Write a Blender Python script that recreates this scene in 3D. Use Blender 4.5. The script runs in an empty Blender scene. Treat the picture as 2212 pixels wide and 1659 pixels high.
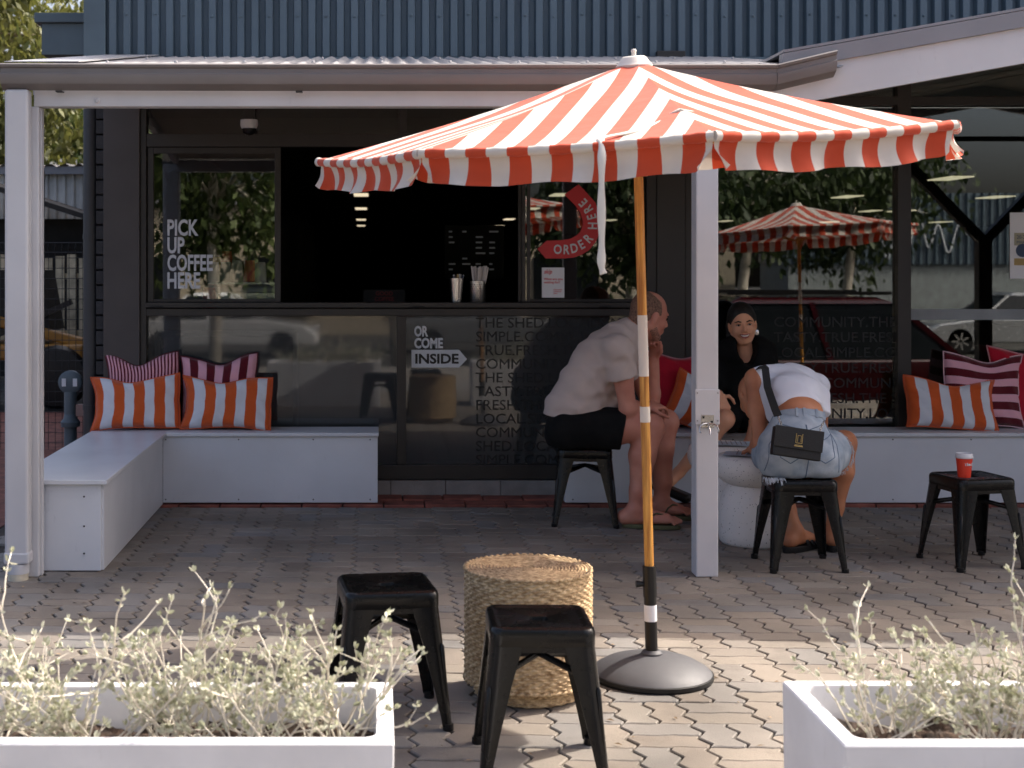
import bpy, bmesh, math, random
from mathutils import Vector, Matrix, Euler
R = math.radians
random.seed(7)
S = bpy.context.scene
COL = S.collection

# ------------------------------------------------------------------ camera, world, sun, exposure
CAMH = 1.35; F = 3072.0; VX = 815.0; VY = 572.0        # photo measured on a 2212 x 1659 grid
cam = bpy.data.objects.new('camera', bpy.data.cameras.new('camera')); COL.objects.link(cam)
cam.location = (0, 0, CAMH); cam.rotation_euler = (R(90), 0, 0)
cam.data.sensor_width = 36; cam.data.lens = F / 2212 * 36
cam.data.shift_x = (1106 - VX) / 2212; cam.data.shift_y = -(829.5 - VY) / 2212
cam.data.clip_start = 0.05; cam.data.clip_end = 600
cam.data.dof.use_dof = True; cam.data.dof.focus_distance = 5.6; cam.data.dof.aperture_fstop = 5.6
S.camera = cam
SUN_E, SUN_A = 47.0, 25.0                              # elevation; azimuth from +X towards +Y
w = bpy.data.worlds.new('World'); S.world = w; w.use_nodes = True
nt = w.node_tree; bg = nt.nodes['Background']
sky = nt.nodes.new('ShaderNodeTexSky'); sky.sky_type = 'NISHITA'; sky.sun_disc = False
sky.sun_elevation = R(SUN_E); sky.sun_rotation = R(90 - SUN_A); sky.air_density = .7; sky.dust_density = 8.0; sky.ozone_density = .5
nt.links.new(sky.outputs[0], bg.inputs[0]); bg.inputs[1].default_value = 0.15
sl = bpy.data.lights.new('sun', 'SUN'); sl.energy = 2.8; sl.angle = R(0.5); sl.color = (1.0, 0.93, 0.83)
sun = bpy.data.objects.new('sun', sl); COL.objects.link(sun)
sd = Vector((math.cos(R(SUN_E)) * math.cos(R(SUN_A)), math.cos(R(SUN_E)) * math.sin(R(SUN_A)), math.sin(R(SUN_E))))
sun.rotation_euler = sd.to_track_quat('Z', 'Y').to_euler(); sun.location = (20, 10, 20)
S.view_settings.view_transform = 'Standard'; S.view_settings.look = 'None'
S.view_settings.exposure = 1.38; S.view_settings.gamma = 1.0
S.render.engine = 'CYCLES'
S.cycles.max_bounces = 8; S.cycles.transparent_max_bounces = 16

# ------------------------------------------------------------------ helpers
def P(px, py, k): return Vector(((px - VX) / k, F / k, CAMH - (py - VY) / k))
def G(px, py):
    k = (py - VY) / CAMH
    return Vector(((px - VX) / k, F / k, 0))
def kz(py, z): return (py - VY) / (CAMH - z)

def tag(o, label=None, cat=None, group=None, kind=None):
    if label: o['label'] = label
    if cat: o['category'] = cat
    if group: o['group'] = group
    if kind: o['kind'] = kind
    return o
def empty(name, loc=(0, 0, 0), rz=0, label=None, cat=None, group=None):
    o = bpy.data.objects.new(name, None); COL.objects.link(o)
    o.location = loc; o.rotation_euler = (0, 0, R(rz)); o.empty_display_size = 0.1
    return tag(o, label, cat, group)
def copy_tree(o, parent=None):
    c = o.copy(); COL.objects.link(c); c.parent = parent
    for ch in list(o.children): copy_tree(ch, c)
    return c

class MB:
    def __init__(s): s.v = []; s.f = []; s.uv = {}
    def add(s, vs, fs, uvs=None):
        b = len(s.v); s.v += [Vector(p) for p in vs]
        if uvs:
            for i, u in enumerate(uvs): s.uv[b + i] = u
        s.f += [tuple(i + b for i in f) for f in fs]
        return s
    def box(s, x0, x1, y0, y1, z0, z1):
        return s.add([(x0,y0,z0),(x1,y0,z0),(x1,y1,z0),(x0,y1,z0),(x0,y0,z1),(x1,y0,z1),(x1,y1,z1),(x0,y1,z1)],
                     [(0,3,2,1),(4,5,6,7),(0,1,5,4),(1,2,6,5),(2,3,7,6),(3,0,4,7)])
    def obox(s, m, sx, sy, sz):
        b = len(s.v); s.box(-sx/2, sx/2, -sy/2, sy/2, -sz/2, sz/2)
        for i in range(b, len(s.v)): s.v[i] = m @ s.v[i]
        return s
    def bar(s, a, b, wx, wy, up=(0, 0, 1)):
        a = Vector(a); b = Vector(b); d = b - a
        q = d.to_track_quat('Z', 'Y') if abs(d.normalized().dot(Vector(up))) > .99 else None
        if q is None:
            z = d.normalized(); x = Vector(up).cross(z).normalized(); y = z.cross(x)
            m = Matrix((x, y, z)).transposed().to_4x4()
        else: m = q.to_matrix().to_4x4()
        m.translation = (a + b) / 2
        return s.obox(m, wx, wy, d.length)
    def tube(s, pts, r, n=8, cap=True, flat=1.0):
        pts = [Vector(p) for p in pts]; N = len(pts)
        rr = r if isinstance(r, (list, tuple)) else [r] * N
        b = len(s.v); nrm = None
        for i, p in enumerate(pts):
            t = (pts[min(i+1, N-1)] - pts[max(i-1, 0)]).normalized()
            if nrm is None:
                ref = Vector((0, 0, 1)) if abs(t.z) < .9 else Vector((1, 0, 0))
                nrm = t.cross(ref).normalized()
            else:
                nrm = (nrm - t * nrm.dot(t)).normalized()
            bn = t.cross(nrm)
            for j in range(n):
                a = 2 * math.pi * j / n
                s.v.append(p + (nrm * math.cos(a) + bn * math.sin(a) * flat) * rr[i])
        for i in range(N - 1):
            for j in range(n):
                s.f.append((b+i*n+j, b+i*n+(j+1)%n, b+(i+1)*n+(j+1)%n, b+(i+1)*n+j))
        if cap:
            s.f.append(tuple(b + j for j in reversed(range(n)))); s.f.append(tuple(b + (N-1)*n + j for j in range(n)))
        return s
    def lathe(s, prof, n=32, c=(0, 0, 0), cap=True):
        b = len(s.v); c = Vector(c)
        for r, z in prof:
            for j in range(n):
                a = 2 * math.pi * j / n
                s.v.append(c + Vector((r * math.cos(a), r * math.sin(a), z)))
        for i in range(len(prof) - 1):
            for j in range(n):
                s.f.append((b+i*n+j, b+i*n+(j+1)%n, b+(i+1)*n+(j+1)%n, b+(i+1)*n+j))
        if cap:
            s.f.append(tuple(b + j for j in reversed(range(n)))); s.f.append(tuple(b + (len(prof)-1)*n + j for j in range(n)))
        return s
    def prism(s, poly, ax, d0, d1):
        """poly of 2-D points; ax 'x': (y,z) swept in x, 'y': (x,z) swept in y, 'z': (x,y) swept in z"""
        def mk(p, d): return {'x': (d, p[0], p[1]), 'y': (p[0], d, p[1]), 'z': (p[0], p[1], d)}[ax]
        n = len(poly); b = len(s.v)
        s.v += [Vector(mk(p, d0)) for p in poly] + [Vector(mk(p, d1)) for p in poly]
        for i in range(n): s.f.append((b+i, b+(i+1)%n, b+n+(i+1)%n, b+n+i))
        s.f.append(tuple(b+i for i in reversed(range(n)))); s.f.append(tuple(b+n+i for i in range(n)))
        return s
    def grid(s, fn, nu, nv, uvfn=None):
        b = len(s.v)
        for j in range(nv + 1):
            for i in range(nu + 1):
                u, v = i / nu, j / nv
                if uvfn: s.uv[len(s.v)] = uvfn(u, v)
                s.v.append(Vector(fn(u, v)))
        for j in range(nv):
            for i in range(nu):
                a = b + j * (nu + 1) + i
                s.f.append((a, a+1, a+nu+2, a+nu+1))
        return s
    def sphere(s, c, r, nu=12, nv=8, sc=(1, 1, 1)):
        pr = []
        b = len(s.v); c = Vector(c)
        for i in range(nv + 1):
            t = math.pi * i / nv
            for j in range(nu):
                a = 2 * math.pi * j / nu
                s.v.append(c + Vector((math.sin(t)*math.cos(a)*sc[0], math.sin(t)*math.sin(a)*sc[1], math.cos(t)*sc[2])) * r)
        for i in range(nv):
            for j in range(nu):
                s.f.append((b+i*nu+j, b+(i+1)*nu+j, b+(i+1)*nu+(j+1)%nu, b+i*nu+(j+1)%nu))
        return s
    def xf(s, m, start=0):
        for i in range(start, len(s.v)): s.v[i] = m @ s.v[i]
        return s
    def mesh(s, name, mat=None, smooth=False, org=None, fix=True):
        me = bpy.data.meshes.new(name)
        o = Vector(org) if org is not None else None
        me.from_pydata([(p - o) if o is not None else p for p in s.v], [], s.f)
        if s.uv:
            ul = me.uv_layers.new(name='UVMap')
            for lp in me.loops: ul.data[lp.index].uv = s.uv.get(lp.vertex_index, (0, 0))
        if fix:
            bm = bmesh.new(); bm.from_mesh(me); bmesh.ops.recalc_face_normals(bm, faces=bm.faces); bm.to_mesh(me); bm.free()
        if mat: me.materials.append(mat)
        if smooth:
            for p in me.polygons: p.use_smooth = True
            if smooth != True: me.set_sharp_from_angle(angle=R(smooth))
        me.update()
        return me
    def build(s, name, mat=None, parent=None, org=None, smooth=False, bevel=0, seg=2, fix=True):
        o = bpy.data.objects.new(name, s.mesh(name, mat, smooth, org, fix)); COL.objects.link(o)
        if parent: o.parent = parent
        if bevel:
            m = o.modifiers.new('bevel', 'BEVEL'); m.width = bevel; m.segments = seg; m.limit_method = 'ANGLE'; m.angle_limit = R(40)
        return o

def mkobj(name, me, parent=None, loc=(0, 0, 0), rz=0):
    o = bpy.data.objects.new(name, me); COL.objects.link(o); o.parent = parent
    o.location = loc; o.rotation_euler = (0, 0, rz)
    return o

def mat_new(name):
    m = bpy.data.materials.new(name); m.use_nodes = True
    return m, m.node_tree, m.node_tree.nodes['Principled BSDF']
def rgb(c): return (c[0], c[1], c[2], 1)
def hexc(h):
    v = [int(h[i:i+2], 16) / 255 for i in (0, 2, 4)]
    return tuple(x / 12.92 if x <= .04045 else ((x + .055) / 1.055) ** 2.4 for x in v)
def M(name, col, rough=.5, metal=0, var=.12, vs=4, bump=0, bs=60, rv=.1, spec=.5, tint=None, coat=0, scuff=0):
    m, t, b = mat_new(name); N, L = t.nodes, t.links
    b.inputs['Roughness'].default_value = rough; b.inputs['Metallic'].default_value = metal
    b.inputs['Specular IOR Level'].default_value = spec
    if coat: b.inputs['Coat Weight'].default_value = coat; b.inputs['Coat Roughness'].default_value = .1
    tc = N.new('ShaderNodeTexCoord')
    nz = N.new('ShaderNodeTexNoise'); nz.inputs['Scale'].default_value = vs; nz.inputs['Detail'].default_value = 6
    L.new(tc.outputs['Object'], nz.inputs['Vector'])
    cr = N.new('ShaderNodeValToRGB')
    c2 = tint or tuple(max(0, x * (1 - 2 * var)) for x in col)
    cr.color_ramp.elements[0].position = .3; cr.color_ramp.elements[1].position = .7
    cr.color_ramp.elements[0].color = rgb(c2); cr.color_ramp.elements[1].color = rgb(tuple(min(1, x * (1 + var)) for x in col))
    L.new(nz.outputs['Fac'], cr.inputs[0]); L.new(cr.outputs[0], b.inputs['Base Color'])
    if scuff:
        mp = N.new('ShaderNodeMapping'); mp.inputs['Scale'].default_value = (30, 30, 9); L.new(tc.outputs['Object'], mp.inputs[0])
        ns = N.new('ShaderNodeTexNoise'); ns.inputs['Scale'].default_value = 1; ns.inputs['Detail'].default_value = 8; ns.inputs['Roughness'].default_value = .75; L.new(mp.outputs[0], ns.inputs['Vector'])
        ms_ = N.new('ShaderNodeMapRange'); ms_.inputs[1].default_value = .60; ms_.inputs[2].default_value = .74; ms_.inputs[4].default_value = scuff; L.new(ns.outputs['Fac'], ms_.inputs[0])
        mxs = N.new('ShaderNodeMix'); mxs.data_type = 'RGBA'; mxs.inputs[7].default_value = rgb(tuple(x * .45 for x in col)); L.new(ms_.outputs[0], mxs.inputs[0]); L.new(cr.outputs[0], mxs.inputs[6]); L.new(mxs.outputs[2], b.inputs['Base Color'])
    if rv:
        mr = N.new('ShaderNodeMapRange'); mr.inputs[3].default_value = max(0, rough - rv); mr.inputs[4].default_value = min(1, rough + rv)
        n2 = N.new('ShaderNodeTexNoise'); n2.inputs['Scale'].default_value = vs * 3.1; n2.inputs['Detail'].default_value = 4
        L.new(tc.outputs['Object'], n2.inputs['Vector']); L.new(n2.outputs['Fac'], mr.inputs[0]); L.new(mr.outputs[0], b.inputs['Roughness'])
    if bump:
        n3 = N.new('ShaderNodeTexNoise'); n3.inputs['Scale'].default_value = bs; n3.inputs['Detail'].default_value = 5
        L.new(tc.outputs['Object'], n3.inputs['Vector'])
        bp = N.new('ShaderNodeBump'); bp.inputs['Strength'].default_value = bump; bp.inputs['Distance'].default_value = .01
        L.new(n3.outputs['Fac'], bp.inputs['Height']); L.new(bp.outputs[0], b.inputs['Normal'])
    return m
def emit(name, col, st):
    m, t, b = mat_new(name); b.inputs['Base Color'].default_value = rgb(col)
    b.inputs['Emission Color'].default_value = rgb(col); b.inputs['Emission Strength'].default_value = st
    return m
def stripes(name, stops, rough=.85, axis=0, weave=900, wrinkle=.3, trans=0):
    """constant colour bands along a UV axis (0..1)"""
    m, t, b = mat_new(name); N, L = t.nodes, t.links
    b.inputs['Roughness'].default_value = rough; b.inputs['Specular IOR Level'].default_value = .25
    b.inputs['Sheen Weight'].default_value = .2
    uv = N.new('ShaderNodeUVMap'); sp = N.new('ShaderNodeSeparateXYZ'); L.new(uv.outputs[0], sp.inputs[0])
    cr = N.new('ShaderNodeValToRGB'); cr.color_ramp.interpolation = 'CONSTANT'
    el = cr.color_ramp.elements
    while len(el) < len(stops): el.new(.5)
    for e, (p, c) in zip(el, stops): e.position = p; e.color = rgb(c)
    L.new(sp.outputs[axis], cr.inputs[0])
    tc = N.new('ShaderNodeTexCoord'); nz = N.new('ShaderNodeTexNoise'); nz.inputs['Scale'].default_value = 9; nz.inputs['Detail'].default_value = 5
    L.new(tc.outputs['Object'], nz.inputs['Vector'])
    mx = N.new('ShaderNodeMix'); mx.data_type = 'RGBA'; mx.blend_type = 'MULTIPLY'; mx.inputs[0].default_value = .35
    L.new(cr.outputs[0], mx.inputs[6]); L.new(nz.outputs['Color'], mx.inputs[7])
    hs = N.new('ShaderNodeMapRange'); hs.inputs[3].default_value = .86; hs.inputs[4].default_value = 1.06; L.new(nz.outputs['Fac'], hs.inputs[0])
    mm = N.new('ShaderNodeMix'); mm.data_type = 'RGBA'; mm.blend_type = 'MULTIPLY'; mm.inputs[0].default_value = 1
    L.new(cr.outputs[0], mm.inputs[6]); L.new(hs.outputs[0], mm.inputs[7]); L.new(mm.outputs[2], b.inputs['Base Color'])
    n3 = N.new('ShaderNodeTexNoise'); n3.inputs['Scale'].default_value = 14; L.new(tc.outputs['Object'], n3.inputs['Vector'])
    n4 = N.new('ShaderNodeTexNoise'); n4.inputs['Scale'].default_value = weave; L.new(tc.outputs['Object'], n4.inputs['Vector'])
    ad = N.new('ShaderNodeMath'); ad.operation = 'MULTIPLY_ADD'; ad.inputs[1].default_value = .06; L.new(n4.outputs['Fac'], ad.inputs[0]); L.new(n3.outputs['Fac'], ad.inputs[2])
    bp = N.new('ShaderNodeBump'); bp.inputs['Strength'].default_value = wrinkle; bp.inputs['Distance'].default_value = .03
    L.new(ad.outputs[0], bp.inputs['Height']); L.new(bp.outputs[0], b.inputs['Normal'])
    if trans:
        tr = N.new('ShaderNodeBsdfTranslucent'); L.new(mm.outputs[2], tr.inputs[0])
        ms = N.new('ShaderNodeMixShader'); ms.inputs[0].default_value = trans
        out = N['Material Output']; L.new(b.outputs[0], ms.inputs[1]); L.new(tr.outputs[0], ms.inputs[2]); L.new(ms.outputs[0], out.inputs[0])
    return m
def glass_mat(name, ior=1.55, tint=(.92, .95, .94), rough=0.0, haze=0):
    m, t, b = mat_new(name); N, L = t.nodes, t.links; N.remove(b)
    tr = N.new('ShaderNodeBsdfTransparent'); tr.inputs[0].default_value = rgb(tint)
    gl = N.new('ShaderNodeBsdfGlossy'); gl.inputs['Roughness'].default_value = rough
    fr = N.new('ShaderNodeFresnel'); fr.inputs[0].default_value = ior
    ms = N.new('ShaderNodeMixShader'); L.new(fr.outputs[0], ms.inputs[0]); L.new(tr.outputs[0], ms.inputs[1]); L.new(gl.outputs[0], ms.inputs[2])
    last = ms
    if haze:
        df = N.new('ShaderNodeBsdfDiffuse'); df.inputs[0].default_value = (.35, .37, .38, 1)
        m2 = N.new('ShaderNodeMixShader'); m2.inputs[0].default_value = haze
        L.new(ms.outputs[0], m2.inputs[1]); L.new(df.outputs[0], m2.inputs[2]); last = m2
    L.new(last.outputs[0], N['Material Output'].inputs[0])
    return m
def text(name, body, size, loc, mat, parent=None, sx=1.0, bold=0.0, rot=0, align='LEFT', org=None, depth=.0008, shear=0, clipx=None, fit=None):
    """flat lettering facing -Y; size is the cap height in metres; fit = total width"""
    cu = bpy.data.curves.new('t', 'FONT'); cu.body = body; cu.size = size / .694; cu.extrude = depth; cu.offset = bold; cu.align_x = align
    cu.shear = shear; cu.resolution_u = 3
    to = bpy.data.objects.new('t', cu); COL.objects.link(to)
    dg = bpy.context.evaluated_depsgraph_get(); dg.update()
    me = bpy.data.meshes.new_from_object(to.evaluated_get(dg)); bpy.data.objects.remove(to)
    me.materials.clear(); me.materials.append(mat)
    if fit:
        xs = [v.co.x for v in me.vertices]; x0, x1 = min(xs), max(xs); sx = fit / max(1e-6, (x1 - x0))
        me.transform(Matrix.Translation((-x0, 0, 0)))
    m = Matrix.Translation(Vector(loc) - (Vector(org) if org is not None else Vector())) @ Matrix.Rotation(R(rot), 4, 'Y').inverted() @ Matrix.Rotation(R(90), 4, 'X') @ Matrix.Diagonal((sx, 1, 1, 1))
    me.transform(m)
    if clipx is not None:
        bm = bmesh.new(); bm.from_mesh(me); c = clipx - (org[0] if org is not None else 0)
        bmesh.ops.bisect_plane(bm, geom=bm.verts[:] + bm.edges[:] + bm.faces[:], plane_co=(c, 0, 0), plane_no=(1, 0, 0), clear_outer=True)
        bm.to_mesh(me); bm.free()
    me.name = name
    return mkobj(name, me, parent)

# ------------------------------------------------------------------ materials
WHITE = M('white_paint', hexc('c9c8ca'), .45, var=.04, vs=3, rv=.1, bump=.02, bs=200, scuff=.3)
BENCHW = M('bench_paint', hexc('d3d5d9'), .38, var=.05, vs=2.2, rv=.12, bump=.03, bs=90, scuff=.28)
CLAD = M('blue_grey_cladding', hexc('56656f'), .42, var=.08, vs=1.3, rv=.08)
CLADF = M('blue_grey_flashing', hexc('596972'), .45, var=.12, vs=3, rv=.1)
ROOFM = M('pale_roof_metal', hexc('a9a7a8'), .4, var=.06, vs=2)
GUT = M('grey_gutter', hexc('76716f'), .38, var=.08, vs=3, rv=.1)
RAKE = M('grey_rake_cap', hexc('85858a'), .45, var=.05, vs=3)
FRAME = M('bronze_aluminium', hexc('2b2724'), .42, var=.08, vs=5, rv=.1)
COLP = M('charcoal_panel', hexc('464140'), .5, var=.06, vs=6, bump=.03, bs=300)
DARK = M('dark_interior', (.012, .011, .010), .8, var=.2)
SOFF = M('cream_soffit', hexc('d9cebb'), .7, var=.05, vs=2)
SOFFD = M('tan_soffit', hexc('b3a491'), .7, var=.06, vs=2)
BLACKM = M('black_powdercoat', (.0045, .0045, .0045), .26, var=.1, vs=8, rv=.08, spec=.32)
BLACKP = M('black_plastic', (.008, .008, .0085), .4, var=.1, spec=.35)
STEEL = M('stainless', (.62, .60, .57), .25, metal=1, var=.05)
GREYB = M('grey_block', hexc('8c8884'), .85, var=.1, vs=12, bump=.3, bs=120)
REDB = M('red_brick', hexc('8d5245'), .85, var=.25, vs=9, bump=.4, bs=90)
DBRICK = M('charcoal_brick', hexc('3a3a3c'), .8, var=.15, vs=9, bump=.4, bs=90)
DPIPE = M('charcoal_pipe', hexc('33363a'), .45, var=.08)
LETTER = M('white_vinyl', hexc('c9ccd0'), .5, var=.02)
FILM = M('dark_vinyl', (.006, .006, .006), .6, var=.05)
REDV = M('red_vinyl', hexc('c3242b'), .4, var=.04)
PAPER = M('white_paper', hexc('e3e3e6'), .7, var=.03)
GLASS = glass_mat('window_glass', 2.05, (.78, .82, .80))
GLASSF = glass_mat('filmed_glass', 1.7, (.42, .45, .46), rough=.03, haze=.09)
LAMP = emit('lit_ceiling_panel', (1.0, .84, .58), .36)
# ------------------------------------------------------------------ ground, road
YF = 8.35                                               # shopfront plane
GROUNDM = M('asphalt', (.06, .057, .052), .9, var=.2, vs=6, bump=.3, bs=200)
SANDM = M('joint_sand', (.045, .034, .026), .95, var=.3, vs=30, bump=.4, bs=200)
CONCM = M('footpath_concrete', (.26, .25, .235), .9, var=.12, vs=2, bump=.2, bs=120)
g = MB()
ys = [120, 40, 8.0, 2.45, 2.4, -2.2, -2.25, -120]
xs = [-120, -30, -8, 0, 3.06, 3.1, 8, 30, 120]                # parking bays right of and below the forecourt
for j in range(len(ys)):
    for i in range(len(xs)): g.v.append(Vector((xs[i], ys[j], -.03 if ys[j] >= 2.45 or (xs[i] <= 3.06 and ys[j] >= -2.2) else -.8)))
for j in range(len(ys) - 1):
    for i in range(len(xs) - 1):
        a = j * len(xs) + i; g.f.append((a, a + 1, a + 1 + len(xs), a + len(xs)))
tag(g.build('ground', GROUNDM), kind='structure')
tag(MB().box(-40, 2.2, 0.2, 1.5, -.12, -.004).build('footpath', CONCM), kind='structure')
bed = MB().prism([(-1.95, 1.5), (3.05, 1.5), (3.05, 2.47), (5.2, 2.47), (5.2, 8.3), (-1.95, 8.3)], 'z', -.1, -.014).build('paving', SANDM); tag(bed, kind='structure')

# interlocking pavers: basket weave of zig-zag edged blocks, one warp of the plane for all
def paver_mat():
    m, t, b = mat_new('concrete_paver'); N, L = t.nodes, t.links
    oi = N.new('ShaderNodeObjectInfo'); ge = N.new('ShaderNodeNewGeometry'); tc = N.new('ShaderNodeTexCoord')
    ad = N.new('ShaderNodeMath'); ad.operation = 'ADD'; L.new(oi.outputs['Random'], ad.inputs[0]); L.new(ge.outputs['Random Per Island'], ad.inputs[1])
    fr = N.new('ShaderNodeMath'); fr.operation = 'FRACT'; L.new(ad.outputs[0], fr.inputs[0])
    cr = N.new('ShaderNodeValToRGB'); e = cr.color_ramp.elements
    cols = [(0, (.222, .193, .160)), (.25, (.242, .207, .170)), (.5, (.196, .165, .136)), (.7, (.222, .197, .170)), (.86, (.185, .178, .172)), (1, (.255, .225, .187))]
    while len(e) < len(cols): e.new(.5)
    for q, (p_, c_) in zip(e, cols): q.position = p_; q.color = rgb(c_)
    L.new(fr.outputs[0], cr.inputs[0])
    gp = N.new('ShaderNodeNewGeometry')
    n1 = N.new('ShaderNodeTexNoise'); n1.inputs['Scale'].default_value = 1.7; n1.inputs['Detail'].default_value = 6; L.new(gp.outputs['Position'], n1.inputs['Vector'])
    r1 = N.new('ShaderNodeMapRange'); r1.inputs[1].default_value = .3; r1.inputs[2].default_value = .7; r1.inputs[3].default_value = .58; r1.inputs[4].default_value = 1.2; L.new(n1.outputs['Fac'], r1.inputs[0])
    n2 = N.new('ShaderNodeTexNoise'); n2.inputs['Scale'].default_value = 260; n2.inputs['Detail'].default_value = 3; L.new(gp.outputs['Position'], n2.inputs['Vector'])
    r2 = N.new('ShaderNodeMapRange'); r2.inputs[3].default_value = .72; r2.inputs[4].default_value = 1.28; L.new(n2.outputs['Fac'], r2.inputs[0])
    n3 = N.new('ShaderNodeTexNoise'); n3.inputs['Scale'].default_value = 5.5; n3.inputs['Detail'].default_value = 8; n3.inputs['Roughness'].default_value = .7; L.new(gp.outputs['Position'], n3.inputs['Vector'])
    r3 = N.new('ShaderNodeMapRange'); r3.inputs[1].default_value = .55; r3.inputs[2].default_value = .75; r3.inputs[3].default_value = 0; r3.inputs[4].default_value = .6; L.new(n3.outputs['Fac'], r3.inputs[0])
    mu = N.new('ShaderNodeMath'); mu.operation = 'MULTIPLY'; L.new(r1.outputs[0], mu.inputs[0]); L.new(r2.outputs[0], mu.inputs[1])
    mx = N.new('ShaderNodeMix'); mx.data_type = 'RGBA'; mx.blend_type = 'MULTIPLY'; mx.inputs[0].default_value = 1; L.new(cr.outputs[0], mx.inputs[6]); L.new(mu.outputs[0], mx.inputs[7])
    my = N.new('ShaderNodeMix'); my.data_type = 'RGBA'; my.inputs[7].default_value = (.085, .066, .052, 1); L.new(r3.outputs[0], my.inputs[0]); L.new(mx.outputs[2], my.inputs[6])
    L.new(my.outputs[2], b.inputs['Base Color']); b.inputs['Roughness'].default_value = .75
    bp = N.new('ShaderNodeBump'); bp.inputs['Strength'].default_value = .35; bp.inputs['Distance'].default_value = .004; L.new(n2.outputs['Fac'], bp.inputs['Height']); L.new(bp.outputs[0], b.inputs['Normal'])
    return m
PAVER = paver_mat()
C = .207
def tri(t):
    t = t % 1.0
    return 4 * t if t < .25 else (2 - 4 * t if t < .75 else 4 * t - 4)
def warp(u, v): return (u + .0135 * tri(v / (C / 2)), v + .0035 * math.sin(2 * math.pi * u / (C / 2)))
def paver_geo(u0, u1, v0, v1, gx=.0044, gy=.0027, top=0.0):
    def ring(ix, iy, z):
        a0, a1, b0, b1 = u0 + gx + ix, u1 - gx - ix, v0 + gy + iy, v1 - gy - iy
        us = [a0] + [q * C / 8 for q in range(math.ceil(a0 / (C / 8) + .2), math.floor(a1 / (C / 8) - .2) + 1)] + [a1]
        vs = [b0] + [q * C / 8 for q in range(math.ceil(b0 / (C / 8) + .2), math.floor(b1 / (C / 8) - .2) + 1) if q % 2] + [b1]
        pts = [(q, b0) for q in us[:-1]] + [(a1, q) for q in vs[:-1]] + [(q, b1) for q in reversed(us[1:])] + [(a0, q) for q in reversed(vs[1:])]
        return [Vector((*warp(*p), z)) for p in pts]
    A = ring(.0035, .003, top); B = ring(0, 0, top - .003); D = ring(0, 0, top - .014)
    n = len(A); fs = [tuple(range(n))]
    for i in range(n):
        j = (i + 1) % n
        fs += [(n + i, n + j, j, i), (2 * n + i, 2 * n + j, n + j, n + i)]
    return A + B + D, fs
ox, oy = .1, 6.36 - C / 2
cells = []
for i in range(-10, 25):
    for j in range(-25, 9):
        u, v = i * C, j * C
        if (i + j) % 2 == 0: cells += [(u, u + C, v, v + C / 2, 0), (u, u + C, v + C / 2, v + C, 1)]
        else: cells += [(u, u + C / 2, v, v + C, 2), (u + C / 2, u + C, v, v + C, 3)]
shared = {}
near, far = [], MB()
for c in cells:
    cx, cy = ox + (c[0] + c[1]) / 2, oy + (c[2] + c[3]) / 2
    if not (-1.85 < cx < 5.1 and (1.55 if cx < 2.95 else 2.6) < cy < 7.93): continue
    k = F / cy; px, py = VX + cx * k, VY + CAMH * k
    hidden = (px < 800 and py > 1480) or (px > 1730 and py > 1500) or not (0 < px < 2212 and py < 1655)
    near.append((cy if not hidden else 99 + cy, c, cx, cy))
near.sort(key=lambda t: t[0])
for n, (d, c, cx, cy) in enumerate(near):
    dz = random.uniform(-.0018, .0015)
    if n < 300 and d < 90:
        if c[4] not in shared:
            vs, fs = paver_geo(*c[:4]); mb = MB(); mb.add([p - Vector(((c[0]+c[1])/2, (c[2]+c[3])/2, 0)) for p in vs], fs)
            shared[c[4]] = mb.mesh('paver', PAVER)
        o = mkobj('paver', shared[c[4]], bed, (cx, cy, dz)); o.rotation_euler = (random.uniform(-.012, .012), random.uniform(-.009, .009), random.uniform(-.006, .006))
    else:
        vs, fs = paver_geo(*c[:4], top=dz); far.add([p + Vector((ox, oy, 0)) for p in vs], fs)
tag(far.build('far_pavers', PAVER, bed, fix=False), kind='stuff')

# fallen leaf scraps and grit on the paving
lt = MB(); rl = random.Random(21)
for i in range(420):
    x, y = rl.uniform(-1.5, 4.2), rl.uniform(3.4, 7.9); a = rl.uniform(0, 6.28); L_ = rl.uniform(.004, .016); W_ = L_ * rl.uniform(.2, .5)
    c, s_ = math.cos(a), math.sin(a); z_ = .0035
    lt.add([(x - c * L_, y - s_ * L_, z_), (x + s_ * W_, y - c * W_, z_ + rl.uniform(.001, .004)), (x + c * L_, y + s_ * L_, z_), (x - s_ * W_, y + c * W_, z_ + .001)], [(0, 1, 2, 3)])
LIT = M('leaf_litter', hexc('9a8468'), .9, var=.5, vs=3)
tag(lt.build('leaf_litter', LIT, bed, fix=False), kind='stuff')
# red brick edging along the shopfront
for r_, (y0, y1, n0) in enumerate(((7.97, 8.125, 0), (8.13, 8.285, .11))):
    x = -1.8 + n0
    while x < 5.0:
        if -.2 < x < 1.3 or r_ == 0:
            MB().box(x, x + .222, y0, y1, -.05, .004 + random.uniform(-.003, .004) + r_ * .006).build('brick', REDB, bed, bevel=.004)
        x += .23
# ------------------------------------------------------------------ cafe building
B0 = Vector((0, YF, 0))
bld = empty('cafe_building', B0, label='dark shopfront of the cafe under blue grey ribbed metal cladding', cat='building')
def bpart(mb, name, mat, parent=None, **kw): return mb.build(name, mat, parent or bld, org=B0, **kw)
def fx(px): return (px - VX) / 368.0
def fz(py): return CAMH - (py - VY) / 368.0
WT = 6.75
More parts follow.
